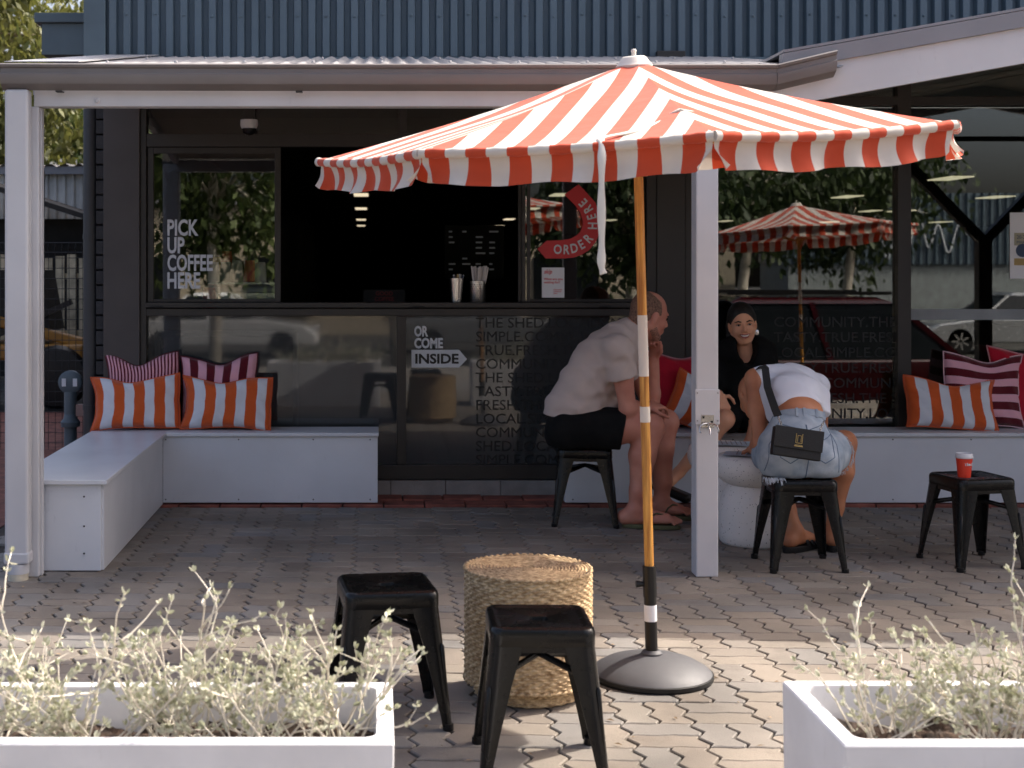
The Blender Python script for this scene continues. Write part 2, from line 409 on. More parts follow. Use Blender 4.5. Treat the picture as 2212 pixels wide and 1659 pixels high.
# ribbed upper wall
def ribs(x0, x1, pitch, depth, y, z0, z1, up=.34, fl=.16):
    mb = MB(); pts = []; x = x0
    while x < x1:
        a = pitch
        pts += [(x, y), (x + a * (.5 - up / 2 - fl / 2), y), (x + a * (.5 - up / 2 + fl / 2), y - depth), (x + a * (.5 + up / 2 - fl / 2), y - depth), (x + a * (.5 + up / 2 + fl / 2), y)]
        x += a
    pts.append((x, y))
    n = len(pts)
    mb.add([(p[0], p[1], z0) for p in pts] + [(p[0], p[1], z1) for p in pts], [(i, i + 1, n + i + 1, n + i) for i in range(n - 1)])
    return mb
PW = .0835
wall = bpart(ribs(fx(228), 13.0, PW, .042, YF + .034, 2.572, WT, up=.56, fl=.10), 'wall_cladding', CLAD)
bpart(MB().box(-1.66, 13.0, YF + .035, YF + .25, 2.3, WT - .02), 'wall_core', CLADF)
bpart(MB().box(-1.722, fx(228), YF - .014, YF + .3, 2.44, WT), 'corner_flashing', CLADF, bevel=.003)
sc = MB(); x = fx(228) + PW * 1.5
while x < 4.2:
    sc.lathe([(.009, 0), (.008, .004), (.0045, .0045), (.0045, .010)], 8, cap=True)
    m = Matrix.Translation((x, YF - .0085, fz(33) + random.uniform(-.012, .008))) @ Matrix.Rotation(R(90), 4, 'X')
    sc.xf(m, len(sc.v) - 32); x += PW * 2
tag(bpart(sc, 'wall_screws', CLADF), kind='stuff')
bpart(MB().box(-1.62, 13, YF - .03, YF + .03, 2.553, 2.566), 'apron_flashing', CLADF)
bx = bpart(MB().box(-2.03, -1.725, YF + .25, YF + .9, 2.62, 2.811), 'parapet_box', CLADF, bevel=.003)
bpart(MB().box(-2.068, -1.725, YF + .22, YF + .93, 2.812, 2.87), 'parapet_cap', CLADF, bx, bevel=.004)
# body of the building behind the shopfront (encloses the shop room)
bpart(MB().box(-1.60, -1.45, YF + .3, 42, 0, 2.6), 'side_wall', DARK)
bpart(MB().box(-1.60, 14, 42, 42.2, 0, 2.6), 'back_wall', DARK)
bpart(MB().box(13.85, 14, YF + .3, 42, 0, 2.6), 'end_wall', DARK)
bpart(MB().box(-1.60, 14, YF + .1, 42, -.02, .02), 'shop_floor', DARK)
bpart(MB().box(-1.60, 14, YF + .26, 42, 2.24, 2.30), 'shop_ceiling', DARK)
bpart(MB().box(-1.66, 13.0, YF + .26, 42, WT - .4, WT - .3), 'roof', CLADF)
# left pier: bricks, dark panel, downpipe
pier = bpart(MB().box(-1.668, -1.45, YF + .03, YF + .3, 0, 2.5), 'pier', DBRICK)
z = 0.0; i = 0
while z < 2.40:
    bpart(MB().box(-1.645, -1.60, YF - .035, YF + .03, z + .004, z + .082), 'brick', DBRICK, pier, bevel=.004); z += .088
bpart(MB().box(-1.598, fx(305), YF - .06, YF + .1, 0, 2.5), 'column_panel', COLP, bevel=.004)
dp = bpart(MB().tube([(-1.685, YF - .01, 0), (-1.685, YF - .01, 2.42)], .039, 16), 'downpipe', DPIPE, smooth=40)
for z in (.5, 1.5): bpart(MB().lathe([(.043, 0), (.043, .03)], 16, (-1.685, YF - .01, z)), 'pipe_clip', DPIPE, dp)
# window frames
YW = YF - .035
def fr(x0, x1, z0, z1, y0=YW, y1=YF + .06, name='frame_bar', parent=None, mat=FRAME, bev=.003):
    return bpart(MB().box(x0, x1, y0, y1, z0, z1), name, mat, parent, bevel=bev)
xL, xR = fx(318), fx(1395)
sf = empty('servery_frame', (0, 0, 0)); sf.parent = bld
def sfr(x0, x1, z0, z1, y0=YW, y1=YF + .06, name='frame_bar'): return fr(x0, x1, z0, z1, y0, y1, name, sf)
sfr(fx(305), xL, 0.09, 2.5, YW - .004, YF + .07, 'jamb')
sfr(xR, fx(1416), 0.09, 2.5, YW - .004, YF + .07, 'jamb')
sfr(xL, xR, 2.275, 2.33, name='head'); sfr(xL, xR, fz(318), fz(290), name='transom_bar')
sfr(xL, xR, fz(682), fz(666), YW - .002, YF + .06, 'mid_rail')
sfr(xL, xR, fz(664), fz(653), YW - .03, YF + .10, 'sill')
sfr(xL, xR, fz(1034), fz(1003), name='bottom_rail')
sfr(fx(857), fx(877), fz(1002.5), fz(682.5), YW - .001, name='mullion')
sfr(fx(862), fx(878), fz(289.5), 2.274, YW - .001, name='mullion')
for px in (330, 890, 1290): sfr(fx(px), fx(px + 26), fz(663.5), fz(660), YW - .034, YW - .029, 'track_block').data.materials[0] = BLACKP
# sliding sashes
def sash(x0, x1, z0, z1, y, name='sliding_window', fw=.036, glass=GLASS, gy=None):
    s_ = empty(name, (0, 0, 0)); s_.parent = bld
    for (a, b, c, d) in ((x0, x0 + fw, z0, z1), (x1 - fw, x1, z0, z1), (x0 + fw, x1 - fw, z1 - fw, z1), (x0 + fw, x1 - fw, z0, z0 + fw * .5)):
        fr(a, b, c, d, y, y + .03, 'sash_bar', s_)
    p_ = bpart(MB().box(x0 + fw, x1 - fw, y + .012, y + .016, z0 + fw * .5, z1 - fw), 'pane', glass, s_)
    return s_, p_
zs0, zs1 = fz(652.5), fz(318.5)
s1, pane1 = sash(xL + .004, fx(607), zs0, zs1, YF - .02)
s2, pane2 = sash(fx(1120), xR - .002, zs0, zs1, YF + .012)
s1b, pane1b = sash(fx(1127) , fx(1145), zs0, zs1, YF - .024, name='sash_stile', fw=.02)
for px in ((318, 862), (878, 1395)):
    bpart(MB().box(fx(px[0]), fx(px[1]), YF + .01, YF + .014, fz(289.5), 2.274), 'transom_pane', GLASS, sf)
lp1 = bpart(MB().box(xL, fx(857), YF + .01, YF + .014, fz(1003), fz(682)), 'lower_pane', GLASSF, sf)
lp2 = bpart(MB().box(fx(877), xR, YF + .01, YF + .014, fz(1003), fz(682)), 'lower_pane', GLASSF, sf)
# dark column between servery and glazed room
bpart(MB().box(fx(1416), fx(1477), YF - .05, YF + .1, 0, 2.6), 'column_panel', FRAME, bevel=.004)
# right glazed room
gf = empty('glazed_front', (0, 0, 0)); gf.parent = bld
for px in (1478, 1935, 2420, 2900): fr(fx(px), fx(px + 29), .09, 2.55, YW, YF + .06, 'mullion', gf)
fr(fx(1507), fx(3400), 2.285, 2.335, YW + .002, YF + .055, 'head', gf)
fr(fx(1507), fx(3400), .093, .18, YW + .002, YF + .055, 'bottom_rail', gf)
for a, b in ((1507, 1935), (1964, 2420), (2449, 2900)):
    bpart(MB().box(fx(a), fx(b), YF + .01, YF + .014, .18, 2.285), 'pane', GLASS, gf)
    bpart(MB().box(fx(a), fx(b), YF + .01, YF + .014, 2.335, 2.55), 'transom_pane', GLASS, gf)
bpart(MB().box(fx(1964), fx(2420), YF + .004, YF + .0085, fz(691), fz(668)), 'frosted_band', M('frosted_band', hexc('8f9496'), .6), gf)
bpart(MB().box(fx(2980), 13, YF - .03, YF + .2, 0, 2.6), 'end_panel', COLP)
# tiled plinth
x = -1.2
while x < fx(3400):
    bpart(MB().box(x, x + .317, YF - .06, YF + .05, 0.0, .090), 'plinth_tile', GREYB, bevel=.002); x += .32
# lettering on the glass
yl = YF - .0105
for i, wd in enumerate(('PICK', 'UP', 'COFFEE', 'HERE')):
    text('lettering', wd, 33 / 368, (fx(362), YF - .0095, fz(508 + 38 * i)), LETTER, pane1, bold=.0035, fit={'PICK': 67, 'UP': 37, 'COFFEE': 98, 'HERE': 71}[wd] / 368, org=B0)
y2 = YF + .008
text('lettering', 'OR', 21 / 368, (fx(895), y2, fz(726)), LETTER, lp2, bold=.003, fit=30 / 368, org=B0)
text('lettering', 'COME', 20.5 / 368, (fx(895), y2, fz(751.5)), LETTER, lp2, bold=.003, fit=62 / 368, org=B0)
ar = MB().prism([(fx(889), fz(794)), (fx(992), fz(794)), (fx(1009), fz(776)), (fx(992), fz(756)), (fx(889), fz(756))], 'y', YF + .0085, YF + .0098)
arrow = bpart(ar, 'arrow_sticker', LETTER, lp2)
text('lettering', 'INSIDE', 20 / 368, (fx(897), YF + .0075, fz(785)), BLACKP, lp2, bold=.0025, fit=94 / 368, org=B0)
words = ['THE SHED.LOCAL.SIMPLE', 'SIMPLE.COMMUNITY.TAS', 'TRUE.FRESH.THE SHED.', 'COMMUNITY.TRUE.FRES', 'THE SHED.LOCAL.SIMP', 'TASTY.TRUE.FRESH.TH', 'FRESH.THE SHED.LOC', 'LOCAL.SIMPLE.TASTY.', 'COMMUNITY.TASTY.TR', 'SHED.LOCAL.SIMPLE.', 'SIMPLE.COMMUNITY.T']
for i, wd in enumerate(words):
    text('lettering', wd, 21.5 / 368, (fx(1027), y2, fz(708 + 29.6 * i)), FILM, lp2, bold=0, sx=1.06, org=B0, clipx=xR - .002)
for i, wd in enumerate(('COMMUNITY.THE SHED', 'TASTY.TRUE.FRESH.', 'LOCAL.SIMPLE.COMM', 'TASTY.TRUE.FRESH.', 'SIMPLE.COMMUNITY', 'TRUE.FRESH.THE SH', 'COMMUNITY.LOCAL.')):
    text('lettering', wd, 21.5 / 368, (fx(1672), y2, fz(706 + 33 * i)), FILM, gf, bold=0, sx=1.06, org=B0, clipx=fx(1934))
# red ORDER HERE arrow
def z6(x, y): return (fx(1061.8 + .18667 * x), fz(371.6 + .18667 * y))
outer = [(1010,140),(1110,245),(1200,345),(1250,460),(1268,600),(1250,720),(1205,815),(1130,905),(1050,955),(950,990),(840,1000),(630,1000),(535,890)]
inner = [(845,260),(915,330),(975,390),(1030,470),(1058,560),(1056,620),(1030,690),(985,735),(930,765),(870,780),(800,790),(640,795),(535,890)]
mb = MB(); n = len(outer)
mb.add([(*[z6(*p)[0]], YF + .0085, z6(*p)[1]) for p in outer] + [(z6(*p)[0], YF + .0085, z6(*p)[1]) for p in inner] , [(i, i + 1, n + i + 1, n + i) for i in range(n - 1)])
nn = len(mb.v); mb.add([v + Vector((0, .0012, 0)) for v in mb.v[:nn]], [tuple(reversed(f)) for f in mb.f[:]])
sticker = bpart(mb, 'arrow_sticker', REDV, pane2)
for ch, x, y, a in (('O',768,893,2),('R',866,896,-2),('D',957,880,12),('E',1040,838,28),('R',1118,768,47),('H',1170,622,88),('E',1160,520,105),('R',1118,432,122),('E',1062,358,134)):
    X, Z = z6(x, y); h = 104 * .18667 / 368
    dv = Vector((-math.sin(R(a)), math.cos(R(a)))) * (-h / 2)
    text('lettering', ch, h, (X + dv.x, YF + .0065, Z + dv.y), LETTER, pane2, sx=.8, bold=.0016, rot=a, align='CENTER', org=B0)
# poster in the servery pane
pa, pb = (fx(1171), fz(643)), (fx(1219.5), fz(578))
poster = bpart(MB().box(pa[0], pb[0], YF + .006, YF + .0075, pa[1], pb[1]), 'poster', PAPER, pane2)
REDT = M('red_print', hexc('d0363c'), .6)
GREYT = M('grey_print', hexc('8a8286'), .6)
text('lettering', 'skip', 9 / 368, (fx(1175), YF + .0052, fz(591)), REDT, poster, sx=.85, shear=.3, bold=.0005, org=B0)
text('lettering', 'What are you', 5 / 368, (fx(1175), YF + .0052, fz(605)), REDT, poster, fit=41 / 368, bold=.0003, org=B0)
text('lettering', 'waiting for?', 5 / 368, (fx(1175), YF + .0052, fz(612)), REDT, poster, fit=35 / 368, bold=.0003, org=B0)
for i, l in enumerate(('Order ahead', 'and skip the', 'queue')): text('lettering', l, 3 / 368, (fx(1196), YF + .0052, fz(627 + 4 * i)), REDT, poster, sx=.8, org=B0)
# event poster at the far right pane
ep = bpart(MB().box(fx(2183), fx(2290), YF + .006, YF + .0075, fz(602), fz(459)), 'poster', PAPER, gf)
GOLD = M('gold_print', hexc('b59a62'), .6); SAND = M('sand_print', hexc('a9a48c'), .6); NAVY = M('navy_print', hexc('3a4a66'), .6)
bpart(MB().box(fx(2192), fx(2284), YF + .0045, YF + .0058, fz(530), fz(503)), 'poster_panel', SAND, ep)
text('lettering', '20-27', 8 / 368, (fx(2197), YF + .004, fz(516)), NAVY, ep, org=B0, sx=.9); text('lettering', 'MARCH', 6 / 368, (fx(2197), YF + .004, fz(526)), NAVY, ep, org=B0)
bpart(MB().prism([(fx(2210) + .04 * math.cos(a * .3927), fz(541) + .04 * math.sin(a * .3927)) for a in range(16)], 'y', YF + .003, YF + .0044), 'poster_portrait', NAVY, ep)
bpart(MB().box(fx(2192), fx(2284), YF + .0045, YF + .0058, fz(573), fz(558)), 'poster_panel', GOLD, ep)
# interior: lit ceiling panels
CLAB = ['nearest of four lit ceiling panels in a column inside the servery opening', 'second of four lit ceiling panels in a column inside the servery opening', 'third of four lit ceiling panels in a column inside the servery opening', 'farthest of four lit ceiling panels in a column inside the servery opening',
 'lit ceiling panel at the tail of the red arrow sign', 'lit ceiling panel at the left edge of the pane with the red arrow', 'lit ceiling panel right end of the servery opening, above the straws', 'smallest lit ceiling panel at the right end of the servery opening', 'lit ceiling panel between the red arrow sign and the umbrella pole',
 'lit ceiling panel directly above the mirrored striped umbrella', 'upper lit ceiling panel just left of the white post', 'lit ceiling panel just right of the white post', 'lit ceiling panel behind the dark mullion of the right glazing', 'lower lit ceiling panel right of the dark mullion', 'lit ceiling panel left of the event poster, rightmost of all', 'largest lit ceiling panel, just under the right tip of the umbrella', 'lit ceiling panel over the right slope of the mirrored umbrella', 'lower lit ceiling panel just left of the white post', 'small lit ceiling panel between the mirrored umbrella and the dark mullion']
for i, (px, py, wpx) in enumerate(((780,420,31),(780,450,28),(780,474,25),(780,487,23),(1208,420,34),(1150,450,30),(1100,473,30),(1078,488,14),(1318,475,30),(1830,424,66),(1490,423,50),(1566,477,26),(1947,455,60),(2032,479,50),(2150,425,76),(2053,384,84),(1792,479,42),(1490,490,26),(1880,455,26))):
    k = (VY - py) / .885; X = (px - VX) / k; Y = F / k
    t_ = empty('ceiling_light', (X, Y, 2.235), label=CLAB[i], cat='light', group='ceiling panels inside the shop')
    wd = max(.18, wpx / k * .55)
    MB().box(-wd / 2, wd / 2, -.32, .32, -.012, -.002).build('diffuser', LAMP, t_)
    MB().box(-wd / 2 - .02, wd / 2 + .02, -.34, .34, -.0015, .004).build('housing', STEEL, t_)
# ------------------------------------------------------------------ veranda
V0 = Vector((0, 6.2, 0))
ver = empty('veranda', V0, label='white posted veranda with grey gutter and corrugated roof along the shopfront', cat='veranda')
def vpart(mb, name, mat, parent=None, **kw): return mb.build(name, mat, parent or ver, org=V0, **kw)
YP = 6.144
def post(x0, x1, name='post', zt=2.034):
    return vpart(MB().box(x0, x1, YP, YP + .1, 0, zt), name, WHITE, bevel=.006)
pr = post(1.378, 1.474)
# plate, hasp and hooks on the right post
plate = vpart(MB().box(1.372, 1.478, YP - .008, YP - .001, CAMH - (917 - VY) / 500, CAMH - (841 - VY) / 500), 'cover_plate', WHITE, pr, bevel=.003)
for dx in (-.044, .044):
    for dz in (-.058, .062): vpart(MB().lathe([(.003, 0), (.003, .002)], 8).xf(Matrix.Translation((1.425 + dx, YP - .008, .735 + dz)) @ Matrix.Rotation(R(90), 4, 'X')), 'screw', GUT, plate)
hz = CAMH - (908 - VY) / 500
vpart(MB().box(1.397, 1.452, YP - .0115, YP - .0085, hz - .03, hz + .025), 'hook_plate', STEEL, pr, bevel=.001)
for dx, dz in ((-.018, .015), (.018, -.005)): vpart(MB().lathe([(.005, 0), (.005, .003)], 8).xf(Matrix.Translation((1.4245 + dx, YP - .012, hz + dz)) @ Matrix.Rotation(R(90), 4, 'X')), 'screw', BLACKP, pr)
for s_ in (-1, 0, 1):
    c = Vector((1.4245, YP - .015, hz - .012))
    pts = [c, c + Vector((s_ * .022, -.012, 0)), c + Vector((s_ * .036, -.02, -.008)), c + Vector((s_ * .042, -.024 - (s_ == 0) * .02, -.028)), c + Vector((s_ * .037, -.034 - (s_ == 0) * .012, -.036 - (s_ == 0) * .008))]
    vpart(MB().tube(pts, .0032, 8), 'hook', STEEL, pr, smooth=40)
pl = post(-1.556, -1.462)
vpart(MB().box(-1.462, -1.456, YP + .03, YP + .07, 0, 2.03), 'rebate', WHITE, pl, bevel=.002)
# rectangular downpipe in front of the left post with round outlet
dwn = vpart(MB().box(-1.592, -1.49, YP - .075, YP - .003, .085, 2.10), 'downpipe', WHITE, bevel=.012, seg=3)
vpart(MB().box(-1.596, -1.486, YP - .079, YP + .001, .07, .122), 'pipe_sleeve', WHITE, dwn, bevel=.01)
vpart(MB().lathe([(.046, .028), (.046, .069)], 24, (-1.541, YP - .039, 0)), 'pipe_collar', WHITE, dwn, smooth=40)
vpart(MB().lathe([(.043, -.01), (.043, .0275)], 24, (-1.541, YP - .039, 0)), 'pipe_stub', M('cream_pvc', hexc('cfc6b0'), .6, var=.15, vs=20), dwn, smooth=40)
# beam with bolt, then the raking beam of the gable
XA = 1.75
beam = vpart(MB().box(-1.485, XA, YP + .004, YP + .085, 2.034, 2.118), 'beam', WHITE, bevel=.004)
b_ = P(210, 217, 500); vpart(MB().lathe([(.012, 0), (.011, .005), (.006, .008)], 12).xf(Matrix.Translation((b_.x, YP + .003, b_.z)) @ Matrix.Rotation(R(90), 4, 'X')), 'bolt', WHITE, beam)
SL = .178; XP = 4.48; XE = 2 * XP - XA
def zr(x): return (x - XA) * SL if x < XP else (XE - x) * SL
def raked(z0, z1, y0, y1, xa=XA, xe=XE):
    zf = lambda x: zr(x)
    poly = [(xa, z0 + zf(xa)), (XP, z0 + zf(XP)), (xe, z0 + zf(xe)), (xe, z1 + zf(xe)), (XP, z1 + zf(XP)), (xa, z1 + zf(xa))]
    mb = MB()
    for q in ((0, 1, 4, 5), (1, 2, 3, 4)): mb.prism([poly[i] for i in q], 'y', y0, y1)
    return mb
vpart(raked(2.036, 2.19, YP + .006, YP + .06), 'gable_fascia', WHITE)
vpart(raked(2.191, 2.262, YP - .012, YP + .05), 'gable_cap', RAKE)
vpart(MB().box(XE, XE + 4, YP + .006, YP + .06, 2.036, 2.19), 'beam', WHITE)
for x in (XE - .05, XE + 3.9): post(x, x + .096)
# braced post under the ridge and a tie beam (seen in the glass)
TIEZ = 2.30
vpart(MB().box(3.35, 5.61, YP + .02, YP + .075, TIEZ - .035, TIEZ), 'tie_beam', FRAME, bevel=.004)
yp = vpart(MB().box(XP - .05, XP + .05, YP + .02, YP + .11, 0, 1.55), 'braced_post', FRAME, bevel=.004)
for s_ in (-1, 1): vpart(MB().bar((XP, YP + .065, 1.52), (XP + s_ * .72, YP + .065, TIEZ - .04), .07, .07, (0, 1, 0)), 'brace', FRAME, yp)
# gutter: moulded trough profile swept along the eave, its last length turned up the gable
prof = [(0, .0), (-.012, -.004), (-.03, .004), (-.055, .02), (-.066, .045), (-.066, .062), (-.058, .066), (-.058, .085), (-.068, .09), (-.072, .1), (-.064, .106), (-.058, .1), (-.05, .085), (-.05, .03), (-.02, .012), (0, .012)]
def sweep(path, name):
    mb = MB(); n = len(prof)
    for (x, y, z) in path: mb.v += [Vector((x, y + a, z + b)) for a, b in prof]
    for i in range(len(path) - 1):
        for j in range(n): mb.f.append((i*n+j, i*n+(j+1)%n, (i+1)*n+(j+1)%n, (i+1)*n+j))
    mb.f += [tuple(reversed(range(n))), tuple((len(path)-1)*n + j for j in range(n))]
    return vpart(mb, name, GUT, smooth=25)
GY = YP + .002
gut = sweep([(-1.605, GY - .035, 2.102), (-.5, GY - .035, 2.0995), (.7, GY - .035, 2.0985), (1.70, GY - .035, 2.098)], 'gutter')
sweep([(1.702, GY - .036, 2.098), (1.955, GY - .036, 2.158)], 'gutter_return')
for x in (-1.38, -.35, .85): vpart(MB().box(x, x + .028, GY - .05, GY - .004, 2.092, 2.0965), 'gutter_clip', BLACKP, gut)
# corrugated roof of the veranda and of the gable
def corr(x0, x1, zlow, y0, y1, slope, pitch=.0762, amp=.0085, rake=False):
    mb = MB(); n = int((x1 - x0) / pitch * 8)
    rows = [(y0, 0), (y1, 1)]
    for (y, q) in rows:
        for i in range(n + 1):
            x = x0 + (x1 - x0) * i / n
            z = zlow + (y - y0) * slope + amp * math.sin(2 * math.pi * (x - x0) / pitch)
            mb.v.append(Vector((x, y, z)))
    for i in range(n): mb.f.append((i, i + 1, n + 2 + i, n + 1 + i))
    m = len(mb.v); mb.add([v - Vector((0, 0, .003)) for v in mb.v[:m]], [tuple(reversed(f)) for f in mb.f[:]])
    return mb
y0r = GY - .05; z0r = 2.205; slp = (2.566 - z0r) / (YF - y0r)
roof = vpart(corr(-1.43, XA + .25, z0r, y0r, YF - .005, slp), 'roof', ROOFM, smooth=50)
vpart(MB().prism([(y0r, z0r + .014), (YF - .02, z0r + .014 + slp * (YF - .02 - y0r)), (YF - .02, z0r + .018 + slp * (YF - .02 - y0r)), (y0r, z0r + .018)], 'x', -1.60, -1.28), 'barge_flashing', ROOFM, roof)
scw = MB(); x = -1.2
while x < 2.0:
    for yy in (6.32, 7.4):
        scw.lathe([(.008, 0), (.006, .008), (.002, .01)], 8, (x, yy, z0r + slp * (yy - y0r) + .008))
    x += .0762 * 4
tag(vpart(scw, 'roof_screws', ROOFM, roof), kind='stuff')
vpart(MB().prism([(YP + .09, 2.13), (YF - .07, 2.42), (YF - .07, 2.43), (YP + .09, 2.14)], 'x', -1.45, XA - .01), 'soffit', SOFFD)
# left verge
vpart(MB().prism([(YP + .05, 2.09), (YF - .05, 2.36), (YF - .05, 2.46), (YP + .05, 2.19)], 'x', -1.5, -1.46), 'verge_board', WHITE)
gm = MB()
for (xa, xb) in ((XA, XP), (XP, XE)):
    for (za, zb) in ((2.265, 2.277),):
        gm.prism([(xa, za + zr(xa)), (xb, za + zr(xb)), (xb, zb + zr(xb)), (xa, zb + zr(xa))], 'y', YP - .01, YF - .005)
vpart(gm, 'gable_roof', RAKE)
vpart(MB().box(XE, 12, YP - .05, YF - .005, 2.2, 2.22), 'roof', RAKE)
sm = []
for (xa, xb) in ((XA + .02, XP), (XP, XE - .02)):
    o = vpart(MB().prism([(xa, 2.19 + zr(xa)), (xb, 2.19 + zr(xb)), (xb, 2.2 + zr(xb)), (xa, 2.2 + zr(xa))], 'y', YP + .065, YF - .005), 'gable_lining', SOFF)
for i in range(7):
    xa = XA + .3 + i * .42
    if xa < XP: vpart(MB().bar((xa, YP + .08, 2.184 + zr(xa)), (xa, YF - .04, 2.184 + zr(xa)), .035, .006), 'batten', SOFF)
for yy in (6.9, 7.65):
    vpart(MB().prism([(XA + .05, 2.178 + zr(XA + .05)), (XP, 2.178 + zr(XP)), (XP, 2.186 + zr(XP)), (XA + .05, 2.186 + zr(XA + .05))], 'y', yy, yy + .03), 'batten', SOFF)
# dome camera under the soffit
cm = empty('security_camera', (fx(540), YF - .06, fz(272)), label='white dome security camera under the veranda beside the transom window', cat='camera')
MB().lathe([(.05, .03), (.052, .0), (.045, -.02)], 20).build('housing', WHITE, cm, smooth=40)
MB().lathe([(.041, -.021), (.036, -.045), (.02, -.058), (.002, -.061)], 20).build('dome', BLACKM, cm, smooth=40)
MB().box(-.03, .03, -.01, .06, .03, .13).build('mount', FRAME, cm)

# ------------------------------------------------------------------ benches
def screws(pts, parent, org, ny=True):
    for p in pts:
        mb = MB().lathe([(.0042, 0), (.0042, .002)], 8)
        mb.xf(Matrix.Translation(p) @ Matrix.Rotation(R(90), 4, 'X'))
        mb.build('screw', BLACKP, parent, org=org)
BZ = .385
o0 = Vector((-1.2, 8.0, 0))
cb = empty('corner_bench', o0, label='white L shaped box bench in the left corner of the shopfront', cat='bench')
def cpart(mb, n, **kw): return mb.build(n, BENCHW, cb, org=o0, **kw)
lf = cpart(MB().box(-1.60, -1.216, 6.257, 6.275, .004, BZ), 'end_panel', bevel=.002)
sd_ = cpart(MB().box(-1.222, -1.206, 6.2755, 7.998, .004, BZ), 'side_panel', bevel=.002)
bf = cpart(MB().box(-1.2055, .002, 8.0, 8.018, .012, BZ), 'front_panel', bevel=.002)
cpart(MB().box(-.016, .002, 8.0185, YF - .065, .012, BZ), 'end_panel', bevel=.002)
cpart(MB().box(-1.60, -1.585, 6.2755, 8.26, .004, BZ), 'side_panel', bevel=.002)
cpart(MB().box(-1.625, -1.186, 6.235, YF - .066, BZ + .0005, BZ + .021), 'seat_top', bevel=.003)
cpart(MB().box(-1.1855, .008, 7.978, YF - .066, BZ + .0015, BZ + .022), 'seat_top', bevel=.003)
screws([(x, 7.9995, z) for x in (-1.19, -.78, -.36, -.04) for z in (.03, BZ - .018)], bf, o0)
screws([(-1.29, 6.2565, z) for z in (.08, .2, .33)], lf, o0)
o1 = Vector((2.6, 8.0, 0))
rb = empty('long_bench', o1, label='long white box bench under the right shop windows', cat='bench')
def rpart(mb, n, **kw): return mb.build(n, BENCHW, rb, org=o1, **kw)
rf = rpart(MB().box(1.057, 4.5, 8.0, 8.018, .012, BZ), 'front_panel', bevel=.002)
rpart(MB().box(1.057, 1.075, 8.0185, YF - .065, .012, BZ), 'end_panel', bevel=.002)
rpart(MB().box(4.482, 4.5, 8.0185, YF - .065, .012, BZ), 'end_panel', bevel=.002)
rpart(MB().box(1.05, 4.51, 7.978, YF - .066, BZ + .0005, BZ + .021), 'seat_top', bevel=.003)
screws([(x, 7.9995, z) for x in (1.1, 1.55, 2.0, 2.45, 2.9, 3.34) for z in (.03, BZ - .018)], rf, o1)
# ------------------------------------------------------------------ metal stools
def stool_parts():
    pr = {}
    hw = .138; rc = .032
    def rr(h, r, n=5):
        pts = []
        for cx, cy, a0 in ((h - r, h - r, 0), (-h + r, h - r, 90), (-h + r, -h + r, 180), (h - r, -h + r, 270)):
            for i in range(n + 1):
                a = R(a0 + 90 * i / n); pts.append((cx + r * math.cos(a), cy + r * math.sin(a)))
        return pts
    mb = MB(); rings = []
    for h, r, z in ((hw - .002, rc, .350), (hw, rc, .353), (hw, rc, .385), (hw - .003, rc, .3945), (hw - .010, rc - .004, .3995), (hw - .018, rc - .008, .400), (hw - .026, rc - .012, .3965), (hw - .032, rc - .014, .3955), (.03, .02, .3945), (.024, .012, .392), (.022, .010, .382)):
        rings.append([Vector((x, y, z)) for x, y in rr(h, max(r, .006))])
    n = len(rings[0]); mb.v = [v for r_ in rings for v in r_]
    for i in range(len(rings) - 1):
        for j in range(n): mb.f.append((i*n+j, i*n+(j+1)%n, (i+1)*n+(j+1)%n, (i+1)*n+j))
    # underside
    b = len(mb.v); mb.v += [Vector((x, y, .352)) for x, y in rr(hw - .006, rc)] + [Vector((x, y, .383)) for x, y in rr(hw - .012, rc - .004)]
    for j in range(n):
        mb.f.append((j, (j+1)%n, b+(j+1)%n, b+j)); mb.f.append((b+j, b+(j+1)%n, b+n+(j+1)%n, b+n+j))
    pr['seat'] = mb.mesh('seat', BLACKM, smooth=35)
    # leg channel at corner (+,+)
    mb = MB(); secs = []
    for z, c, wd in ((.385, hw - .003, .088), (.35, hw - .001, .082), (.25, hw + .010, .063), (.12, hw + .022, .043), (.04, hw + .029, .032), (.012, hw + .0315, .030)):
        r = min(.03, wd * .55); t = .007
        o = [(-wd, 0), (-r, 0), (-.293*r - .12*r, -.293*r + .12*r) , (-.293 * r, -.293 * r), (-.293*r + .12*r, -.293*r - .12*r), (0, -r), (0, -wd)]
        i_ = [(-t, -wd), (-t, -r), (-.293*r - t*.9, -.293*r - t*.9), (-r, -t), (-wd, -t)]
        secs.append([Vector((c + a, c + b_, z)) for a, b_ in o + i_])
    n = len(secs[0]); mb.v = [v for s_ in secs for v in s_]
    for i in range(len(secs) - 1):
        for j in range(n): mb.f.append((i*n+j, i*n+(j+1)%n, (i+1)*n+(j+1)%n, (i+1)*n+j))
    mb.f += [tuple(range(n)), tuple(reversed(range((len(secs)-1)*n, len(secs)*n)))]
    pr['leg'] = mb.mesh('leg', BLACKM, smooth=50)
    mb = MB(); pts = []
    for z in (.25, .24, .08, .07):
        t = (.25 - z) / .21; c = hw + .010 + .0155 * t - .0065
        pts.append((c, c, z))
    mb.tube(pts, [.001, .0065, .0055, .001], 8)
    pr['rib'] = mb.mesh('rib', BLACKM, smooth=50)
    mb = MB()
    c = hw + .0315
    mb.lathe([(.015, 0), (.0165, .003), (.0155, .02)], 10, (c - .012, c - .012, 0))
    pr['foot'] = mb.mesh('foot', BLACKP, smooth=50)
    a = hw - .006
    pr['brace'] = MB().tube([(-a, -a, .262), (0, 0, .300), (a, a, .262)], .0065, 8, flat=1.6).mesh('brace', BLACKM, smooth=50)
    # skirt panels between the legs
    pr['apron'] = MB().box(-.07, .07, hw - .007, hw - .004, .335, .36).mesh('apron', BLACKM)
    return pr
SP = stool_parts()
